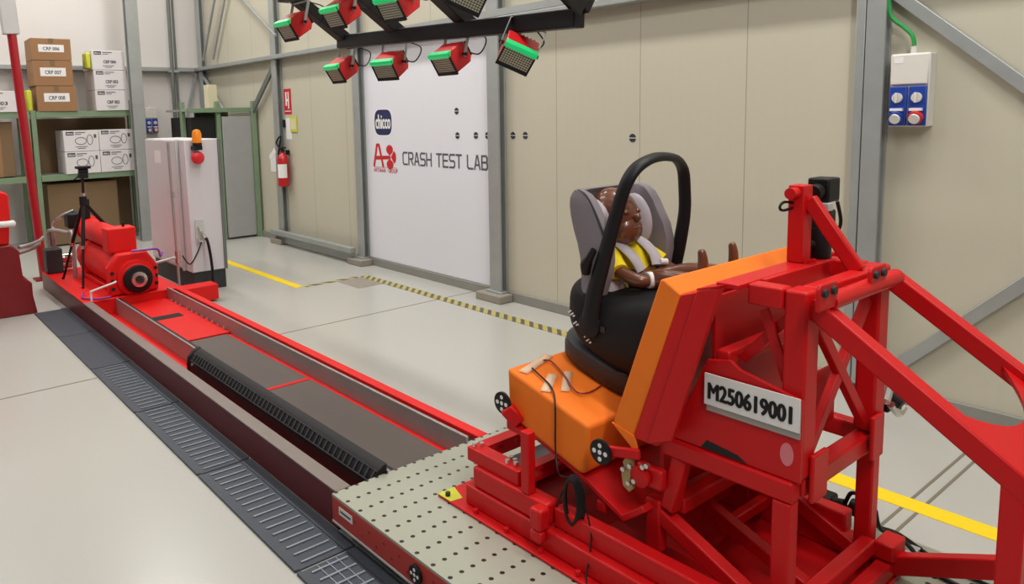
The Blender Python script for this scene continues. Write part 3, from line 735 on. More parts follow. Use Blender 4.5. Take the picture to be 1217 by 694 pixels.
finish('actuator', G().box(1.66, 1.82, 8.22, 8.42, 0.62, 0.78), 'black', t, bevel=0.02)

# ------------------------------------------------------------------ tripod
t = thing('camera_tripod', 'black camera tripod standing on the red deck by the motor', 'tripod', (1.62, 7.6, 0.1725))
A = V((1.68, 7.6, 0.97))
for f in ((1.52, 7.95, 0.174), (1.565, 7.36, 0.174), (2.42, 8.0, 0.01)):
    f = V(f); mid = A.lerp(f, 0.55)
    l = finish('leg', G().cyl(A + V((0, 0, -0.02)), mid, 0.017, n=10).cyl(mid, f, 0.011, n=10), 'black', t)
    finish('leg_clamp', G().cyl(A.lerp(f, 0.53), A.lerp(f, 0.57), 0.021, n=10), 'chrome', l)
    finish('foot', G().ball(f + V((0, 0, 0.008)), 0.014, n=10, m=6), 'black', l)
finish('spider', G().cyl(A - V((0, 0, 0.05)), A + V((0, 0, 0.03)), 0.035, n=14), 'black', t)
finish('center_column', G().cyl((1.68, 7.6, 0.80), (1.69, 7.6, 1.17), 0.014, n=12), 'black', t)
finish('head', G().box(1.655, 1.735, 7.56, 7.64, 1.17, 1.22).cyl((1.66, 7.6, 1.235), (1.74, 7.6, 1.235), 0.03, n=12).box(1.64, 1.76, 7.55, 7.65, 1.26, 1.285).cyl((1.70, 7.6, 1.22), (1.70, 7.6, 1.27), 0.02, n=10), 'black', t, bevel=0.004)
finish('pan_handle', G().cyl((1.69, 7.6, 1.23), (1.60, 7.50, 1.17), 0.009, n=8), 'black', t)
finish('collar', G().cyl((1.682, 7.6, 0.975), (1.684, 7.6, 1.03), 0.018, n=12), 'chrome', t)

# ------------------------------------------------------------------ perforated sled platform
t = thing('sled_platform', 'perforated pale platform with red sides at the front of the track', 'platform', (2.09, 1.3, 0.055))
PX0, PX1, PY0, PY1 = 1.405, 2.785, 0.1, 2.555
finish('top_plate', G().box(PX0, PX1, PY0, PY1, 0.160, 0.172), 'perf_plate', t, bevel=0.002)
finish('side_plate', G().box(PX0, PX0 + 0.012, PY0, PY1, 0.060, 0.1595), 'red_side', t, bevel=0.002)
finish('side_plate', G().box(PX1 - 0.012, PX1, PY0, PY1, 0.060, 0.1595), 'red_side', t, bevel=0.002)
finish('end_plate', G().box(PX0 + 0.0125, PX1 - 0.0125, PY1 - 0.012, PY1, 0.060, 0.1595), 'red_side', t)
finish('bottom_edge', G().box(PX0 - 0.003, PX0 + 0.03, PY0, PY1, 0.052, 0.0595), 'pale_metal', t)
s = finish('type_sticker', G().box(PX0 - 0.0015, PX0, 2.40, 2.50, 0.105, 0.138), 'white_tag', t)
finish('print_line', G().box(PX0 - 0.002, PX0 - 0.0016, 2.41, 2.49, 0.117, 0.126), 'ink_grey', s)
g = G()
for k in range(20):
    for j in range(2):
        g.cyl((PX0 - 0.001, 2.33 - k * 0.10 + j * 0.05, 0.090 + 0.035 * j), (PX0, 2.33 - k * 0.10 + j * 0.05, 0.090 + 0.035 * j), 0.005, n=8)
finish('side_holes', g, 'red_dark', t)
finish('guide_shoe', G().box(1.46, 1.56, 2.28, 2.38, 0.0, 0.0515), 'buff', t, bevel=0.003)
finish('under_beam', G().box(1.60, 2.2, 0.2, 2.5, 0.0, 0.0515), 'red_dark', t)

def target(name, x, y, z, parent, stem=None, r=0.042):
    d = finish(name, G().lathe((x, y, z), (-1, 0, 0), [(0, r), (0.010, r), (0.011, r * .96), (0.0111, 0.001)], 28), 'black', parent)
    g = G()
    for (a, b_) in ((0, 0), (0.55, 0), (-0.55, 0), (0, 0.55), (0, -0.55)):
        g.cyl((x - 0.0112, y + a * r, z + b_ * r), (x - 0.0122, y + a * r, z + b_ * r), r * 0.19, n=12)
    finish('dots', g, 'white_tag', d)
    return d
target('target_disc', PX0, 1.975, 0.110, t, r=0.034)

# ------------------------------------------------------------------ red test bench
B = thing('test_bench', 'red steel test bench frame with orange seat cushions on the perforated platform', 'test bench', (2.24, 1.55, 0.172))
def tb(name, a, c, wd, h, m='red', up=(0, 0, 1), par=B, bev=0.006): return finish(name, G().bar(a, c, wd, h, up), m, par, bevel=bev)
def bx(name, x0, x1, y0, y1, z0, z1, m='red', par=B, bev=0.006): return finish(name, G().box(x0, x1, y0, y1, z0, z1), m, par, bevel=bev)
MX = lambda x: 4.48 - x
p = bx('base_plate', 1.715, 2.56, 0.86, 2.25, 0.1725, 0.184, bev=0.003)
finish('worn_corner', G().prism([(1.716, 2.249), (1.80, 2.249), (1.77, 2.16), (1.716, 2.17)], 'Z', 0.1841, 0.1846), 'lime', p)
for k in range(8):
    y = 2.21 - k * 0.17
    finish('plate_bolt', G().cyl((1.736, y, 0.184), (1.736, y, 0.2), 0.010, n=8), 'plinth' if k == 0 else 'red', p)
for s, x0, x1 in (('base_channel', 1.755, 1.80), ('base_channel', 2.50, 2.545)):
    bx(s, x0, x1, 0.88, 2.125, 0.184, 0.262, bev=0.008)
bx('cross_beam', 1.80, 2.50, 2.08, 2.125, 0.184, 0.262)
bx('base_rail', 1.765, 1.835, 1.70, 2.09, 0.263, 0.345, bev=0.01)
bx('base_rail', 2.485, 2.555, 1.70, 2.09, 0.263, 0.345, bev=0.01)
bx('rail_end_block', 1.722, 1.775, 1.688, 1.742, 0.262, 0.340, bev=0.010)
bx('rail_end_lug', 1.722, 1.7545, 1.688, 1.742, 0.218, 0.2615, bev=0.01)
bx('inner_rail', 1.792, 1.85, 1.02, 1.69, 0.263, 0.335, bev=0.008)
bx('inner_rail', 2.49, 2.548, 1.02, 1.69, 0.263, 0.335, bev=0.008)
# bolted upper frame with slotted cross bars
def slotted(y0, y1, z0, z1):
    g = G().box(1.842, 2.64, y0, y1, z0, z0 + 0.018).box(1.842, 2.64, y0, y1, z1 - 0.016, z1)
    n = 7
    for k in range(n + 1):
        x = 1.842 + (2.64 - 1.842) * k / n
        g.box(max(1.842, x - 0.03), min(2.64, x + 0.03), y0, y1, z0 + 0.018, z1 - 0.016)
    finish('slotted_bar', g, 'red', B)
slotted(2.085, 2.14, 0.346, 0.402); slotted(1.855, 1.90, 0.335, 0.392)
f = bx('frame_bar', 1.782, 1.842, 1.855, 2.14, 0.346, 0.402, bev=0.004)
for (x, y) in ((1.80, 2.115), (1.825, 2.10), (1.80, 1.93), (1.825, 1.915), (1.81, 1.895), (1.83, 1.94)):
    finish('frame_bolt', G().cyl((x, y, 0.402), (x, y, 0.418), 0.009, n=8), 'chrome', f)
bx('frame_bar', 2.64, 2.70, 1.855, 2.14, 0.346, 0.402, bev=0.004)
bx('inner_sheet', 1.845, 2.635, 1.905, 2.08, 0.318, 0.324, m='grey_sheet', bev=0.0)
# front posts under the cushion
for x in (1.765, 2.515):
    bx('front_post', x, x + 0.038, 1.785, 1.825, 0.346, 0.575, bev=0.005)
tb('front_bracket', (1.865, 1.93, 0.545), (1.83, 1.965, 0.60), 0.05, 0.05)
finish('front_lip', G().prism([(1.985, 0.545), (1.90, 0.520), (1.90, 0.50), (1.985, 0.505)], 'X', 1.85, 1.879), 'red', B, bevel=0.003)
bx('support_post', 1.885, 1.925, 1.54, 1.58, 0.336, 0.375)
target('target_disc', 1.835, 1.982, 0.613, B)
target('target_disc', 1.845, 1.522, 0.580, B)
tb('target_stem', (1.85, 1.515, 0.585), (1.885, 1.40, 0.60), 0.02, 0.035)
# seat pan and cushions
finish('seat_pan', G().prism([(1.98, 0.530), (1.64, 0.425), (1.46, 0.345), (1.375, 0.415), (1.39, 0.430), (1.465, 0.368), (1.64, 0.443), (1.975, 0.547)], 'X', 1.88, 2.68), 'red', B, bevel=0.003)
cush = [(2.0, 0.735), (1.993, 0.548), (1.64, 0.446), (1.615, 0.46), (1.60, 0.632)]
finish('seat_cushion', G().prism(cush, 'X', 1.87, 2.70), 'orange', B, bevel=0.018, seg=4)
bk = [(1.512, 0.672), (1.336, 1.180), (1.325, 1.184), (1.264, 1.146), (1.434, 0.640), (1.45, 0.640)]
finish('backrest_cushion', G().prism(bk, 'X', 1.89, 2.72), 'orange', B, bevel=0.012, seg=3)
finish('cushion_flap', G().prism([(1.515, 0.671), (1.425, 0.652), (1.405, 0.59)], 'X', 1.886, 1.893), 'orange', B)
finish('back_panel', G().prism([(1.430, 0.640), (1.262, 1.146), (1.236, 1.150), (1.400, 0.640)], 'X', 1.905, 2.70), 'red', B)
def backrail(x0, x1, x2):
    finish('back_rail', G().prism([(1.430, 0.645), (1.262, 1.146), (1.128, 1.192), (1.289, 0.690), (1.34, 0.645)], 'X', x0, x1), 'red', B, bevel=0.003)
    finish('rail_flange', G().prism([(1.366, 0.650), (1.199, 1.172), (1.128, 1.192), (1.276, 0.690)], 'X', x2, x2 + 0.016), 'red', B, bevel=0.003)
backrail(1.889, 1.904, 1.8725); backrail(2.701, 2.716, 2.7165)
finish('back_cap', G().prism([(1.199, 1.174), (1.128, 1.194), (1.128, 1.199), (1.199, 1.179)], 'X', 1.8725, 1.96), 'red', B)
# tower: lower frame
for x in (1.928, 2.472):
    bx('tower_post', x, x + 0.052, 0.935, 0.988, 0.184, 0.6045, bev=0.006)
    bx('side_tube', x, x + 0.053, 0.932, 1.355, 0.605, 0.666, bev=0.008)
    tb('lean_post', (x + 0.028, 1.335, 0.42), (x + 0.028, 1.292, 0.61), 0.045, 0.05)
    tb('diagonal_brace', (x + 0.028, 1.375, 0.395), (x + 0.028, 0.985, 0.225), 0.05, 0.052)
    bx('rear_post', x, x + 0.045, 1.355, 1.41, 0.262, 0.44)
bx('cross_tube', 1.993, 2.471, 0.928, 0.982, 0.605, 0.664, bev=0.008)
bx('cross_tube', 1.993, 2.471, 0.915, 0.96, 0.25, 0.30, bev=0.006)
bx('cross_tube', 1.90, 2.56, 0.865, 0.912, 0.19, 0.24, bev=0.006)
bx('cross_tube', 1.983, 2.471, 1.30, 1.35, 0.40, 0.45, bev=0.006)
bx('cross_tube', 2.18, 2.471, 1.265, 1.30, 0.27, 0.31, bev=0.006)
tb('inner_brace', (2.20, 1.38, 0.345), (2.20, 0.98, 0.20), 0.045, 0.045)
bx('floor_tube', 2.575, 2.64, 1.06, 1.60, 0.1725, 0.219)
bx('floor_tube', 1.98, 2.03, 0.99, 1.60, 0.184, 0.235)
finish('shade_panel', G().prism([(1.42, 0.27), (1.42, 0.62), (1.405, 0.62), (1.405, 0.27)], 'X', 2.02, 2.60), 'red', B)
# tower: upper part
bx('upper_post', 1.957, 2.035, 0.9205, 0.985, 0.667, 1.20, bev=0.008)
bx('upper_post', 2.425, 2.50, 0.9205, 0.985, 0.667, 1.20, bev=0.008)
bx('clamp_plate', 1.995, 2.085, 0.905, 0.9195, 0.595, 0.735, bev=0.005)
bx('clamp_plate', 2.385, 2.465, 0.905, 0.9195, 0.595, 0.735, bev=0.005)
bx('top_tube', 1.947, 2.005, 0.9855, 1.085, 1.142, 1.202, bev=0.006)
bx('top_tube', 2.44, 2.50, 0.9855, 1.16, 1.142, 1.202, bev=0.006)
finish('top_plate', G().box(1.90, 2.439, 1.0855, 1.155, 1.188, 1.203).box(2.02, 2.439, 1.07, 1.0854, 1.14, 1.203), 'red', B, bevel=0.003)
bx('top_cross_tube', 2.036, 2.424, 0.925, 0.975, 1.150, 1.200, bev=0.006)
finish('round_tube', G().cyl((2.0, 0.885, 1.175), (2.44, 0.885, 1.175), 0.024, n=18), 'red', B)
for x in (1.905, 2.215):
    e = finish('ear_plate', G().prism([(x, 1.165), (x + 0.095, 1.165), (x + 0.105, 1.20), (x + 0.10, 1.238), (x + 0.01, 1.238), (x, 1.225)], 'Y', 0.866, 0.878), 'red', B, bevel=0.004)
    for xx in (x + 0.022, x + 0.072):
        finish('ear_bolt', G().cyl((xx, 0.866, 1.215), (xx, 0.856, 1.215), 0.011, n=10), 'plinth', e)
for (a, c) in (((1.993, 1.058, 1.125), (1.993, 0.985, 0.93)), ((2.0065, 0.985, 1.12), (2.0065, 1.13, 0.955))):
    tb('lattice_bar', a, c, 0.03, 0.012, up=(1, 0, 0), bev=0.002)
for (a, c) in (((2.05, 0.95, 1.12), (2.41, 0.95, 0.71)), ((2.41, 0.953, 1.10), (2.05, 0.953, 0.71))):
    tb('lattice_bar', a, c, 0.035, 0.025, up=(0, 1, 0), bev=0.003)
tb('inner_tube', (1.96, 1.165, 0.96), (2.48, 1.165, 0.96), 0.045, 0.045)
q = bx('inner_panel', 2.04, 2.43, 1.045, 1.053, 0.68, 0.865, bev=0.0)
finish('panel_bolt', G().cyl((2.27, 1.045, 0.765), (2.27, 1.038, 0.765), 0.010, n=12), 'chrome', q)
finish('rear_panel', G().box(2.0, 2.46, 1.215, 1.225, 0.66, 1.13), 'red', B)
sp = finish('side_panel', G().prism([(0.917, 0.668), (1.33, 0.668), (1.205, 0.950), (1.13, 0.965), (1.10, 0.945), (0.917, 0.905)], 'X', 1.942, 1.956), 'red', B, bevel=0.003)
finish('plate_holder', G().box(1.9365, 1.9415, 0.919, 1.20, 0.797, 0.90), 'steel', sp)
finish('number_plate', G().box(1.9305, 1.936, 0.918, 1.205, 0.817, 0.913), 'white_tag', sp, bevel=0.001)
text('plate_number', 'M250619001', (1.9300, 1.190, 0.838), NY, UP, 0.250, 0.048, 'black', sp, bold=0.06)
finish('dark_slot', G().prism([(1.07, 0.672), (1.22, 0.672), (1.20, 0.70), (1.10, 0.688)], 'X', 1.9405, 1.9419), 'dark_void', sp)
finish('inspection_dot', G().prism([(0.955 + 0.019 * math.cos(a), 0.742 + 0.033 * math.sin(a)) for a in [2 * math.pi * k / 24 for k in range(24)]], 'X', 1.9405, 1.9419), 'pink', sp)
# long diagonals behind the tower
def dz(y): return 1.100 + 0.675 * (y - 0.84)
for x in (2.005, 2.505):
    tb('long_diagonal', (x, 0.93, dz(0.93)), (x, 0.40, dz(0.40)), 0.052, 0.056, bev=0.006)
    bx('outer_post', x - 0.025, x + 0.027, 0.432, 0.482, 0.1725, dz(0.432) + 0.012, bev=0.006)
rings = []
for k in range(13):
    u = k / 12; x = 2.032 + 0.446 * u; ye = 0.512 + 0.105 * (2 * u - 1) ** 2; yl = 0.40
    rings.append([(x, ye, dz(ye) - 0.008), (x, ye, dz(ye) + 0.008), (x, yl, dz(yl) + 0.008), (x, yl, dz(yl) - 0.008)])
finish('gusset_plate', G().loft(rings), 'red', B)
tb('ground_bar', (2.507, 0.925, 0.20), (2.507, 0.483, 0.395), 0.045, 0.062)
bx('stop_lug', 2.49, 2.56, 0.55, 0.57, 0.17, 0.20)
bx('foot_block', 2.46, 2.56, 0.86, 0.92, 0.245, 0.30)
# mast
m_ = bx('mast', 2.30, 2.36, 1.105, 1.154, 1.2035, 1.448, bev=0.003)
finish('mast_pin', G().cyl((2.30, 1.13, 1.425), (2.262, 1.13, 1.425), 0.018, n=14), 'red', m_)
finish('pull_ring', G().sweep([(2.305, 1.14, 1.392), (2.25, 1.14, 1.400), (2.225, 1.14, 1.392), (2.225, 1.14, 1.380), (2.25, 1.14, 1.374), (2.305, 1.14, 1.378)], 0.0045, n=6), 'black', m_)
finish('bolt_row', G().cyl((2.312, 1.10, 1.2035), (2.312, 1.10, 1.213), 0.008, n=8).cyl((2.33, 1.095, 1.2035), (2.33, 1.095, 1.213), 0.008, n=8).cyl((2.35, 1.09, 1.2035), (2.35, 1.09, 1.213), 0.008, n=8), 'red', m_)
tb('mast_brace', (2.335, 1.105, 1.405), (2.345, 0.955, 1.195), 0.032, 0.045)
# belt anchor beside the seat pan
a_ = finish('belt_anchor', G().lathe((1.893, 1.40, 0.525), (-1, 0, 0), [(0, 0.035), (0.012, 0.035), (0.016, 0.025), (0.017, 0.001)], 20), 'red', B)
finish('anchor_plate', G().prism([(1.450 + dy * 1.25, 0.515 + dz_ * 1.15) for dy, dz_ in ((-0.018, 0.045), (0.004, 0.05), (0.016, 0.03), (0.008, 0.012), (0.02, -0.005), (0.014, -0.04), (-0.006, -0.052), (-0.02, -0.035), (-0.008, -0.008), (-0.022, 0.02))], 'X', 1.885, 1.897), 'gold', a_, bevel=0.002)
for (y, z) in ((1.435, 0.55), (1.462, 0.53), (1.44, 0.49), (1.418, 0.505), (1.385, 0.565), (1.37, 0.575)):
    finish('anchor_bolt', G().cyl((1.886, y, z), (1.874, y, z), 0.008, n=10), 'chrome', a_)
finish('anchor_arm', G().box(1.90, 1.935, 1.33, 1.43, 0.49, 0.56), 'red', B, bevel=0.01)

# ------------------------------------------------------------------ camera on the mast, gear at the base
t = thing('high_speed_camera', 'black camera standing behind the red mast on top of the bench', 'camera', (2.44, 1.12, 1.203))
finish('camera_body', G().box(2.425, 2.505, 1.085, 1.155, 1.385, 1.462), 'black', t, bevel=0.006)
finish('lens', G().cyl((2.425, 1.12, 1.42), (2.395, 1.122, 1.415), 0.026, n=18), 'black', t)
finish('lens_hood', G().box(2.415, 2.45, 1.08, 1.12, 1.358, 1.3845), 'pale_metal', t, bevel=0.003)
finish('swivel', G().box(2.425, 2.495, 1.09, 1.15, 1.29, 1.3575).cyl((2.455, 1.085, 1.325), (2.455, 1.16, 1.325), 0.028, n=14), 'black', t, bevel=0.006)
finish('stem', G().cyl((2.44, 1.125, 1.205), (2.445, 1.125, 1.30), 0.045, 0.04, n=16), 'black', t)
finish('clamp_knob', G().cyl((2.40, 1.12, 1.25), (2.365, 1.13, 1.25), 0.014, n=10), 'black', t)
finish('cable', G().sweep([(2.52, 1.10, 1.38), (2.55, 1.10, 1.30), (2.52, 1.12, 1.24), (2.47, 1.13, 1.22)], 0.006), 'black', t)
t = thing('side_camera', 'black camera with chrome clamp hanging on the far side of the bench', 'camera', (2.66, 1.02, 0.66))
finish('clamp_arm', G().sweep([(2.50, 0.985, 0.75), (2.58, 1.0, 0.80), (2.64, 1.03, 0.77), (2.66, 1.03, 0.72)], 0.016).sweep([(2.62, 1.01, 0.70), (2.66, 1.0, 0.66), (2.70, 1.0, 0.67)], 0.014), 'chrome', t)
finish('camera_body', G().box(2.63, 2.72, 1.02, 1.10, 0.66, 0.79), 'black', t, bevel=0.008)
finish('lens', G().cyl((2.66, 1.02, 0.72), (2.66, 0.985, 0.70), 0.03, n=16), 'plinth', t)
t.location += V((0.065, -0.04, -0.02))
t = thing('recorder_box', 'black recorder box with plugged cables lying behind the bench frame', 'recorder', (2.66, 1.15, 0.184))
finish('case', G().box(2.605, 2.675, 1.10, 1.36, 0.27, 0.335).box(2.61, 2.67, 1.12, 1.34, 0.25, 0.27), 'black', t, bevel=0.012)
finish('plug', G().cyl((2.63, 1.10, 0.31), (2.63, 1.06, 0.32), 0.022, n=14).cyl((2.65, 1.05, 0.315), (2.65, 0.99, 0.31), 0.03, n=14), 'black', t, bevel=0.003)
finish('handle', G().sweep([(2.63, 1.06, 0.33), (2.63, 1.04, 0.375), (2.63, 1.0, 0.37), (2.64, 0.98, 0.32)], 0.007), 'black', t)
t.location += V((0.0, 0.02, -0.03))
tag(finish('data_cable', G().sweep([(2.655, 0.99, 0.30), (2.69, 0.985, 0.22), (2.745, 0.96, 0.195), (2.69, 0.885, 0.193), (2.62, 0.80, 0.181), (2.60, 0.55, 0.181), (2.64, 0.3, 0.181)], 0.007), 'black'), 'black cable nearer the bench running over the platform edge', 'cable')
tag(finish('data_cable', G().sweep([(2.67, 1.0, 0.30), (2.72, 1.03, 0.22), (2.772, 1.02, 0.181), (2.774, 0.95, 0.181), (2.70, 0.80, 0.181), (2.67, 0.55, 0.181), (2.72, 0.3, 0.181)], 0.007), 'black'), 'black cable nearer the floor tape running along the platform edge', 'cable')
tag(finish('cable_tie_block', G().box(2.67, 2.73, 0.87, 0.90, 0.1725, 0.188), 'pale_metal', bevel=0.002), 'pale cable holder on the right rim of the platform', 'cable holder')

# ------------------------------------------------------------------ sensor cables and tape strips on the seat cushion
def tape(a, c, wd, label):
    a, c = V(a), V(c); d = (c - a).normalized(); n = V((0, -0.252, 0.968)); s = d.cross(n).normalized()
    L = (c - a).length; g = G(); k = 8; vs = []
    for i in range(k + 1):
        for sg in (-1, 1):
            vs.append(a + d * (L * i / k + (0.005 * sg if i in (0, k) else 0)) + s * (sg * wd / 2) + n * (0.003 + 0.0008 * math.sin(i * 1.7)))
    fs = [(2 * i, 2 * i + 1, 2 * i + 3, 2 * i + 2) for i in range(k)]
    o = finish('tape_strip', g.faces(vs, fs), 'masking_tape'); md = o.modifiers.new('thick', 'SOLIDIFY'); md.thickness = 0.001
    return tag(o, label, 'tape', 'masking tape strips on the orange cushion')
tape((1.90, 1.945, 0.722), (2.09, 1.992, 0.735), 0.034, 'longest pale tape strip on the orange cushion, nearest its front edge')
tape((1.885, 1.815, 0.688), (1.998, 1.884, 0.708), 0.034, 'middle pale tape strip on the orange cushion')
tape((1.955, 1.784, 0.680), (2.071, 1.872, 0.703), 0.032, 'pale tape strip on the orange cushion nearest the child seat base')
tag(finish('sensor_cable', G().sweep([(2.031, 1.965, 0.737), (2.052, 1.941, 0.732), (2.025, 1.853, 0.709), (1.989, 1.779, 0.690), (1.985, 1.739, 0.680), (2.034, 1.725, 0.678), (2.12, 1.73, 0.69)], 0.0032, n=6), 'red_dark'), 'thin dark cable looping from the long tape strip to the child seat', 'cable')
tag(finish('sensor_cable', G().sweep([(1.945, 1.941, 0.732), (1.933, 1.874, 0.714), (1.922, 1.826, 0.701), (1.890, 1.776, 0.690), (1.862, 1.745, 0.66), (1.862, 1.745, 0.60), (1.860, 1.743, 0.50), (1.83, 1.70, 0.44), (1.805, 1.63, 0.46), (1.80, 1.615, 0.465)], 0.0032, n=6), 'black'), 'thin dark cable running over the cushion side down to the coil', 'cable')
t = thing('cable_coil', 'bundled black cable coil hanging below the orange cushion', 'cable coil', (1.80, 1.61, 0.30))
for k in range(4):
    ry, rz, dxx = 0.030 + 0.004 * k, 0.078 + 0.003 * k, 0.006 * (k - 1.5)
    pts = [(1.80 + dxx, 1.609 + ry * math.cos(a), 0.386 + rz * math.sin(a)) for a in [2 * math.pi * i / 20 for i in range(21)]]
    finish('winding', G().sweep(pts, 0.0055, n=6, sub=2), 'black', t)
finish('loose_loop', G().sweep([(1.80, 1.635, 0.44), (1.80, 1.665, 0.38), (1.80, 1.690, 0.30), (1.80, 1.680, 0.235), (1.80, 1.655, 0.222), (1.80, 1.638, 0.28), (1.80, 1.63, 0.34)], 0.003, n=6), 'black', t)
finish('tail', G().sweep([(1.80, 1.58, 0.43), (1.80, 1.56, 0.40), (1.79, 1.52, 0.30), (1.73, 1.49, 0.19), (1.70, 1.44, 0.176), (1.69, 1.2, 0.176)], 0.003, n=6), 'black', t)

# ------------------------------------------------------------------ infant carrier
CX = 2.29
S = thing('infant_car_seat', 'grey and black infant car seat with raised black handle on the orange cushion', 'car seat', (CX, 1.77, 0.68))
def sell(cx, cy, hx, hy, z, n=40, e=0.7, zf=None):
    r = []
    for k in range(n):
        a = 2 * math.pi * k / n; c, s = math.cos(a), math.sin(a)
        x = cx + math.copysign(abs(c) ** e, c) * hx; y = cy + math.copysign(abs(s) ** e, s) * hy
        r.append((x, y, zf(y) + z if zf else z))
    return r
cz_ = lambda y: 0.632 + 0.2605 * (y - 1.605) + 0.004
finish('base', G().loft([sell(CX + 0.01, 1.78, 0.165, 0.205, 0.0, zf=cz_), sell(CX + 0.01, 1.78, 0.188, 0.232, 0.012, zf=cz_), sell(CX + 0.01, 1.775, 0.205, 0.225, 0.06, zf=cz_), sell(CX + 0.01, 1.77, 0.205, 0.215, 0.095, zf=cz_), sell(CX + 0.01, 1.77, 0.19, 0.20, 0.105, zf=cz_)]), 'charcoal', S, ang=50)
# black bowl, lofted along its length
def bowl_ring(y, hw, zb, zt, n=36, e=0.55):
    r = []; zc, hz = (zb + zt) / 2, (zt - zb) / 2
    for k in range(n):
        a = 2 * math.pi * k / n; c, s = math.cos(a), math.sin(a)
        ee = e if s > 0 else 0.8
        r.append((CX + math.copysign(abs(c) ** (0.55 if s > 0 else 0.6), c) * hw, y, zc + math.copysign(abs(s) ** ee, s) * hz))
    return r
finish('shell', G().loft([bowl_ring(*q) for q in ((1.925, 0.10, 0.90, 1.00), (1.915, 0.15, 0.86, 1.03), (1.89, 0.19, 0.825, 1.062), (1.85, 0.208, 0.785, 1.078), (1.80, 0.213, 0.755, 1.070), (1.755, 0.214, 0.735, 1.048), (1.73, 0.213, 0.725, 1.040), (1.68, 0.213, 0.712, 1.045), (1.60, 0.212, 0.712, 1.054), (1.54, 0.206, 0.735, 1.060), (1.47, 0.196, 0.80, 1.064), (1.43, 0.18, 0.90, 1.066), (1.412, 0.15, 0.98, 1.055))]), 'black_soft', S, ang=50)
# grey cover: C shaped wings with rounded top
prof = [(1.02, 1.735, 1.875), (1.06, 1.722, 1.872), (1.10, 1.708, 1.876), (1.15, 1.700, 1.885), (1.20, 1.702, 1.900), (1.25, 1.716, 1.920), (1.30, 1.744, 1.930), (1.34, 1.765, 1.933), (1.37, 1.787, 1.925), (1.388, 1.806, 1.912), (1.398, 1.828, 1.895), (1.402, 1.848, 1.880)]
def cring(z, yf, yb, i, w=0.205, th=0.05, n=20):
    o, q = [], []
    top = max(0.0, (z - 1.37) / 0.034)
    thk = th * (1 - 0.35 * top); ww = w - 0.012 * top
    for k in range(n + 1):
        a = math.pi * k / n; c, s = math.cos(a), math.sin(a)
        o.append((CX - math.copysign(abs(c) ** 0.5, c) * ww, yf + (yb - yf) * abs(s) ** 0.55, z))
        q.append((CX - math.copysign(abs(c) ** 0.5, c) * (ww - thk), yf + max(0.01, (yb - yf) - thk) * abs(s) ** 0.55 + 0.0, z))
    return o + q[::-1]
g = G(); rings = [cring(z, a, c, i) for i, (z, a, c) in enumerate(prof)]
n = len(rings[0])
g.loft(rings, caps=False)
# top and bottom closing strips between outer and inner curves
h = n // 2
for r in (rings[0], rings[-1]):
    vs = r; fs = [(i, i + 1, n - 2 - i, n - 1 - i) for i in range(h - 1)]
    g.faces(vs, fs)
bmesh.ops.remove_doubles(g.bm, verts=g.bm.verts, dist=1e-5)
cov = finish('fabric_cover', g, 'grey_fabric', S, bevel=0.012, seg=3, ang=60)
finish('cover_trim', G().sweep([(CX - 0.203, 1.735, 1.05), (CX - 0.205, 1.698, 1.17), (CX - 0.204, 1.715, 1.25), (CX - 0.20, 1.765, 1.34), (CX - 0.196, 1.806, 1.388), (CX - 0.185, 1.85, 1.402)], 0.005, n=6), 'charcoal', cov)
# padded insert and head pads
finish('insert_pad', G().loft([sell(CX, 1.78, 0.155, 0.085, 1.0), sell(CX, 1.785, 0.158, 0.085, 1.05), sell(CX, 1.80, 0.15, 0.075, 1.075), sell(CX, 1.81, 0.12, 0.06, 1.085)]), 'pale_fabric', S, ang=60)
for s in (-1, 1):
    finish('head_pad', G().ball((CX + s * 0.122, 1.812, 1.27), (0.034, 0.062, 0.10), Matrix.Rotation(math.radians(-18), 3, 'X')), 'pale_fabric', S)
finish('back_pad', G().ball((CX, 1.878, 1.22), (0.13, 0.035, 0.15)), 'pale_fabric', S)
# carry handle
H_ = [(2.078, 1.775, 0.880), (2.074, 1.762, 0.95), (2.080, 1.748, 1.04), (2.090, 1.71, 1.18), (2.098, 1.672, 1.315), (2.108, 1.640, 1.425), (2.135, 1.622, 1.482), (2.185, 1.612, 1.512), (2.26, 1.610, 1.525), (2.36, 1.622, 1.517), (2.425, 1.640, 1.500), (2.475, 1.652, 1.462), (2.498, 1.660, 1.40), (2.508, 1.664, 1.30), (2.510, 1.684, 1.18), (2.508, 1.712, 1.06), (2.505, 1.745, 0.95), (2.502, 1.765, 0.88)]
hr = [0.036, 0.036, 0.033, 0.030, 0.028, 0.026, 0.026, 0.025, 0.025, 0.025, 0.026, 0.026, 0.026, 0.026, 0.028, 0.031, 0.034, 0.034]
finish('carry_handle', G().sweep(H_, hr, n=14, sub=5, flat=(1.0, 0.62), up=(1, 0, 0)), 'black', S)
for s, x in ((-1, 2.073), (1, 2.507)):
    hb = finish('handle_hub', G().lathe((x - s * 0.012, 1.768, 0.91), (s, 0, 0), [(0, 0.05), (0.02, 0.047), (0.028, 0.03), (0.029, 0.001)], 24), 'black', S)
finish('release_slot', G().box(2.0735, 2.0765, 1.70, 1.745, 0.895, 0.915), 'charcoal', S)
kn = finish('adjuster_knob', G().sweep([(2.078, 1.79, 1.10), (2.070, 1.782, 1.135), (2.070, 1.765, 1.165), (2.076, 1.750, 1.195)], [0.016, 0.022, 0.014, 0.012], n=10), 'black', S)
for (y, z, w_) in ((1.865, 0.93, 0.012), (1.85, 0.905, 0.010), (1.82, 0.875, 0.012), (1.80, 0.865, 0.008), (1.785, 0.852, 0.010), (1.83, 0.89, 0.006)):
    pass
g = G()
rnd = random.Random(3)
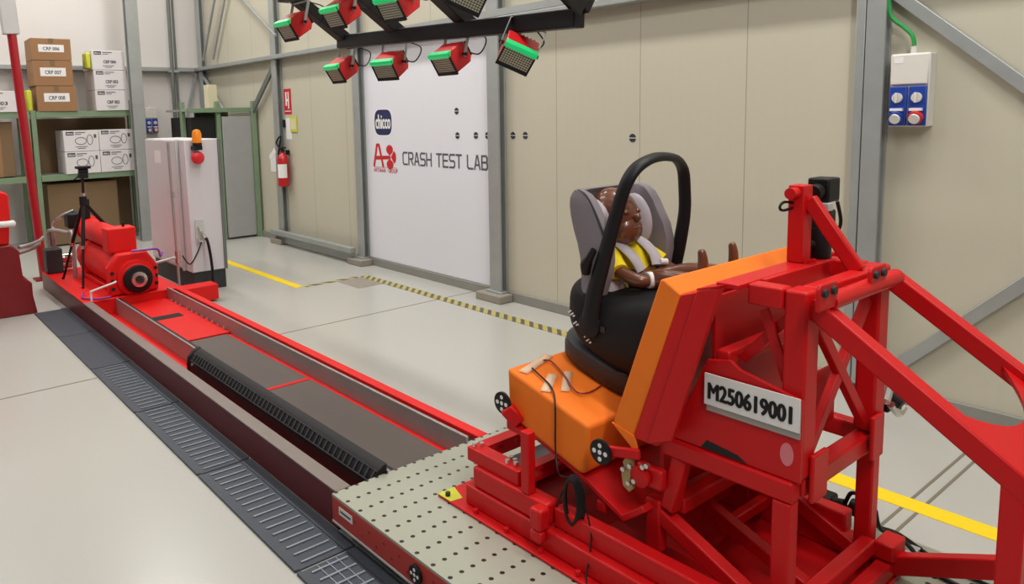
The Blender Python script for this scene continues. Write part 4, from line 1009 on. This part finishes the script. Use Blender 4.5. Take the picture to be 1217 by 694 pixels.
for k in range(11):
    y = 1.872 - k * 0.0105; z = 0.945 - k * 0.0105 + rnd.uniform(-0.01, 0.01)
    g.obox((2.0705 + (0.010 if y > 1.85 else 0.004), y, z), (1, -0.25 if y > 1.85 else 0, 0), (0, 1, -0.8), (0, 0.8, 1), 0.004, rnd.uniform(0.008, 0.02), 0.005)
finish('marker_print', g, 'white_tag', S)
finish('shell_logo', G().box(2.075, 2.0765, 1.60, 1.64, 0.76, 0.764), 'charcoal', S)
# harness
for (pts, nm) in (([(CX - 0.055, 1.79, 1.205), (CX - 0.065, 1.735, 1.185), (CX - 0.06, 1.69, 1.150), (CX - 0.05, 1.665, 1.105)], 'left'), ([(CX + 0.055, 1.80, 1.21), (CX + 0.06, 1.74, 1.190), (CX + 0.06, 1.69, 1.150), (CX + 0.05, 1.665, 1.11)], 'right')):
    hp = finish('harness_pad', G().sweep(pts, 0.028, n=12, sub=5, flat=(1.0, 0.42), up=(0, -0.5, 0.85)), 'pale_fabric', S)
    e = pts[-1]
    finish('harness_strap', G().sweep([(e[0], e[1] + 0.02, e[2] + 0.02), (e[0] + 0.01, e[1] - 0.02, e[2] - 0.045), (CX + 0.01, 1.61, 1.045)], 0.017, n=8, sub=4, flat=(1.0, 0.2), up=(0, -0.5, 0.85)), 'black', hp)
finish('harness_tab', G().cyl((CX + 0.055, 1.66, 1.125), (CX + 0.085, 1.65, 1.122), 0.012, n=10), 'white_tag', S)

# ------------------------------------------------------------------ child dummy sitting in the seat
D = thing('child_dummy', 'brown child crash dummy in a yellow shirt strapped into the car seat', 'dummy', (CX, 1.70, 1.0))
def skin_body(name, verts, edges, m, parent, sub=2):
    me = bpy.data.meshes.new(name); me.from_pydata([V(v[0]) for v in verts], edges, [])
    o = bpy.data.objects.new(name, me); COL.objects.link(o)
    md = o.modifiers.new('skin', 'SKIN'); md.use_smooth_shade = True
    for i, v in enumerate(verts):
        sv = me.skin_vertices[0].data[i]; r = v[1]; sv.radius = (r, r) if isinstance(r, (int, float)) else r
        sv.use_root = (i == 0)
    sd = o.modifiers.new('sub', 'SUBSURF'); sd.levels = sub; sd.render_levels = sub
    dg = bpy.context.evaluated_depsgraph_get(); m2 = bpy.data.meshes.new_from_object(o.evaluated_get(dg))
    bpy.data.objects.remove(o); bpy.data.meshes.remove(me)
    bm = bmesh.new(); bm.from_mesh(m2); bpy.data.meshes.remove(m2)
    g = G(); g.bm.free(); g.bm = bm
    return g
vs = [((CX, 1.735, 1.035), 0.062), ((CX, 1.765, 1.095), 0.062), ((CX, 1.79, 1.15), 0.060), ((CX - 0.005, 1.805, 1.195), 0.032)]
es = [(0, 1), (1, 2), (2, 3)]
for s in (-1, 1):
    i = len(vs)
    fx = 2.225 if s < 0 else 2.415
    vs += [((CX + s * 0.085, 1.775, 1.150), 0.030), ((CX + s * 0.125, 1.71, 1.105), 0.027), ((CX + s * 0.10 if s > 0 else 2.165, 1.615, 1.083), 0.025), ((CX + (0.03 if s > 0 else -0.025), 1.575, 1.085), 0.017), ((CX + (0.0 if s > 0 else 0.01), 1.56, 1.088), 0.018)]
    es += [(2, i), (i, i + 1), (i + 1, i + 2), (i + 2, i + 3), (i + 3, i + 4)]
    hp = V(vs[i + 4][0])
    for f in range(5):
        k = len(vs); a = (f - 2) * 0.010
        d = V((-s * 0.022, -0.012, 0.0)) if f else V((0, -0.018, 0.012))
        L = (0.8, 0.95, 1.05, 0.95, 0.75)[f]
        st = hp + V((-s * 0.004, 0.0, a)) if f else hp + V((s * 0.004, -0.012, 0.012))
        vs += [(tuple(st + d * L * 0.7), 0.0052), (tuple(st + d * L * 1.35 + V((0, 0, -0.006))), 0.0042)]
        es += [(i + 4, k), (k, k + 1)]
    j = len(vs)
    vs += [((CX + s * 0.05, 1.685, 1.045), 0.046), ((fx * .5 + (CX + s * 0.06) * .5, 1.565, 1.095), 0.038), ((fx, 1.475, 1.105), 0.030), ((fx, 1.43, 1.112), 0.022), ((fx, 1.402, 1.135), 0.019), ((fx, 1.402, 1.185), 0.018), ((fx, 1.41, 1.222), 0.013)]
    es += [(0, j), (j, j + 1), (j + 1, j + 2), (j + 2, j + 3), (j + 3, j + 4), (j + 4, j + 5), (j + 5, j + 6)]
g = skin_body('body', vs, es, None, None)
HC = V((CX - 0.03, 1.808, 1.288)); hm = Matrix.Rotation(math.radians(-16), 3, 'X') @ Matrix.Scale(1.13, 3)
def hp_(x, y, z): return HC + hm @ V((x, y, z))
g.ball(HC, (0.080, 0.088, 0.102), hm, n=28, m=18)
g.ball(hp_(0, -0.030, -0.045), (0.062, 0.062, 0.058), hm)
g.ball(hp_(0, -0.092, -0.018), (0.012, 0.016, 0.015), hm, n=12, m=8)
for s in (-1, 1):
    g.ball(hp_(s * 0.030, -0.078, 0.004), (0.013, 0.010, 0.009), hm, n=12, m=8)
    g.ball(hp_(s * 0.082, 0.005, -0.012), (0.009, 0.018, 0.024), hm, n=12, m=8)
g.ball(hp_(0, -0.086, -0.050), (0.020, 0.009, 0.006), hm, n=12, m=8)
body = finish('body', g, 'skin_vinyl', D, ang=70)
g = G().loft([sell(CX, 1.735, 0.090, 0.075, 1.02, e=0.9), sell(CX, 1.75, 0.095, 0.078, 1.06, e=0.9), sell(CX, 1.775, 0.095, 0.072, 1.12, e=0.9), sell(CX, 1.79, 0.098, 0.066, 1.165, e=0.9), sell(CX, 1.80, 0.06, 0.05, 1.19, e=0.9)])
for s in (-1, 1):
    g.sweep([(CX + s * 0.075, 1.785, 1.158), (CX + s * 0.11, 1.745, 1.13), (CX + s * 0.128, 1.705, 1.105)], [0.040, 0.039, 0.037], n=14)
finish('shirt', g, 'yellow_cloth', D, ang=60)
finish('wrist_band', G().cyl((2.195, 1.605, 1.085), (2.222, 1.593, 1.086), 0.030, n=16), 'white_tag', D, bevel=0.003)

# ------------------------------------------------------------------ lighting rig above the track
t = thing('light_rig', 'dark steel lighting frame hanging over the track with red lamps', 'rig', (2.5, 3.6, 2.15))
finish('beam', G().bar((2.80, 4.66, 2.215), (2.80, 2.45, 2.135), 0.08, 0.09), 'black', t, bevel=0.006)
finish('beam', G().box(2.32, 2.40, 2.45, 4.66, 2.455, 2.535), 'black', t, bevel=0.006)
for y in (4.60, 3.98, 3.32):
    finish('arm', G().bar((2.86, y, 2.19), (1.70, y, 2.97), 0.09, 0.07), 'black', t, bevel=0.005)
finish('arm', G().bar((2.86, 2.47, 2.19), (1.70, 2.47, 2.97), 0.10, 0.08), 'black', t, bevel=0.005)
finish('end_plate', G().bar((2.80, 2.41, 2.20), (2.35, 2.41, 2.50), 0.012, 0.16), 'black', t, bevel=0.004)
for y in (4.60, 2.47):
    finish('hanger', G().box(1.68, 1.74, y - 0.03, y + 0.03, 2.95, 5.99), 'black', t)

TILT = math.radians(-33)
def make_lamp():
    L = thing('flood_lamp', '', 'lamp', (0, 0, 0), 'red flood lamps on the lighting rig')
    Mi = Matrix.Rotation(TILT, 3, 'Y').inverted()
    finish('housing', G().loft([[(-0.085, y, z) for y, z in ((-0.10, -0.075), (0.10, -0.075), (0.10, 0.075), (-0.10, 0.075))], [(0.05, y, z) for y, z in ((-0.10, -0.075), (0.10, -0.075), (0.10, 0.075), (-0.10, 0.075))],
                              [(0.085, y, z) for y, z in ((-0.085, -0.055), (0.085, -0.055), (0.085, 0.06), (-0.085, 0.06))]]), 'red_lamp', L, bevel=0.006)
    g = G()
    for k in range(7):
        y = -0.072 + k * 0.024
        g.box(0.0855, 0.105, y - 0.004, y + 0.004, -0.05, 0.055)
    finish('cooling_fins', g, 'black', L)
    f = finish('front_frame', G().box(-0.100, -0.086, -0.103, 0.103, -0.085, -0.062).box(-0.100, -0.086, -0.103, -0.094, -0.062, 0.075).box(-0.100, -0.086, 0.094, 0.103, -0.062, 0.075), 'black', L, bevel=0.002)
    finish('lens', G().box(-0.094, -0.0862, -0.0935, 0.0935, -0.0615, 0.045), 'lens_grid', f)
    finish('light_bar', G().prism([(-0.103, 0.046), (-0.0865, 0.046), (-0.060, 0.0765), (-0.060, 0.080), (-0.103, 0.080), (-0.109, 0.064)], 'Y', -0.103, 0.103), 'green_glow', L, bevel=0.006)
    g = G(); w_ = 0.118
    up = Mi @ V((0.25, 0, 1)).normalized()
    a, c = V((0.02, -w_, 0)), V((0.02, w_, 0)); a2, c2 = a + up * 0.165, c + up * 0.165
    for (p, q) in ((a - up * 0.015, a2), (c - up * 0.015, c2)): g.bar(p, q, 0.022, 0.005, up=(0, 1, 0))
    g.bar(a2 - V((0, 0.002, 0)), c2 + V((0, 0.002, 0)), 0.022, 0.005, up=up)
    finish('yoke', g, 'galv', L, bevel=0.001)
    for s in (-1, 1):
        finish('clamp_screw', G().cyl((0.02, s * 0.101, 0), (0.02, s * 0.13, 0), 0.012, n=10), 'black', L)
    k1 = V((0.09, -0.03, 0.0)); k2 = (a2 + c2) / 2
    finish('power_cord', G().sweep([tuple(k1), tuple(k1 + Mi @ V((0.09, -0.06, -0.03))), tuple(k1 + Mi @ V((0.10, -0.12, 0.07))), tuple(k2 + Mi @ V((0.05, -0.05, 0.0))), tuple(k2 + Mi @ V((0.0, 0.02, 0.03)))], 0.005, n=6), 'black', L)
    L.scale = (0.86, 0.86, 0.86)
    return L
lamp = make_lamp()
LP = [((2.78, 4.62, 2.03), 0, 0, 'hindmost of the four red lamps hanging below the lower black beam'),
      ((2.78, 4.02, 2.02), 14, 0, 'second hindmost red lamp hanging below the lower black beam'),
      ((2.78, 3.40, 2.02), 0, 0, 'red lamp below the lower beam hanging in front of the white board'),
      ((2.76, 2.83, 2.01), 38, 30, 'front red lamp of the lower beam, turned to show its grid, by the column'),
      ((2.36, 4.50, 2.295), 2, 0, 'hindmost red lamp of the upper row, at the far left of the rig'),
      ((2.36, 3.90, 2.31), 2, 0, 'second hindmost red lamp of the upper row, cut by the picture top'),
      ((2.36, 3.32, 2.29), 6, 0, 'third red lamp of the upper row, its green bar by the second arm'),
      ((2.36, 2.74, 2.275), 38, 30, 'front lamp of the upper row showing only its lower grid')]
for i, (loc, yaw, roll, lb) in enumerate(LP):
    R_ = Matrix.Rotation(math.radians(yaw), 4, 'Z') @ Matrix.Rotation(TILT, 4, 'Y') @ Matrix.Rotation(math.radians(roll), 4, 'X')
    o = lamp if i == 0 else dup(lamp, loc)
    o.location = loc; o.rotation_euler = R_.to_euler(); o['label'] = lb

# cable tray on the wall rail
g = G().box(WX - 0.12, WX - 0.11, 1.9, 6.8, 2.506, 2.57).box(WX - 0.12, WX - 0.02, 1.9, 6.8, 2.506, 2.51)
tag(finish('cable_tray', g, 'galv'), 'galvanised cable tray lying on the wall rail behind the lamps', 'cable tray')
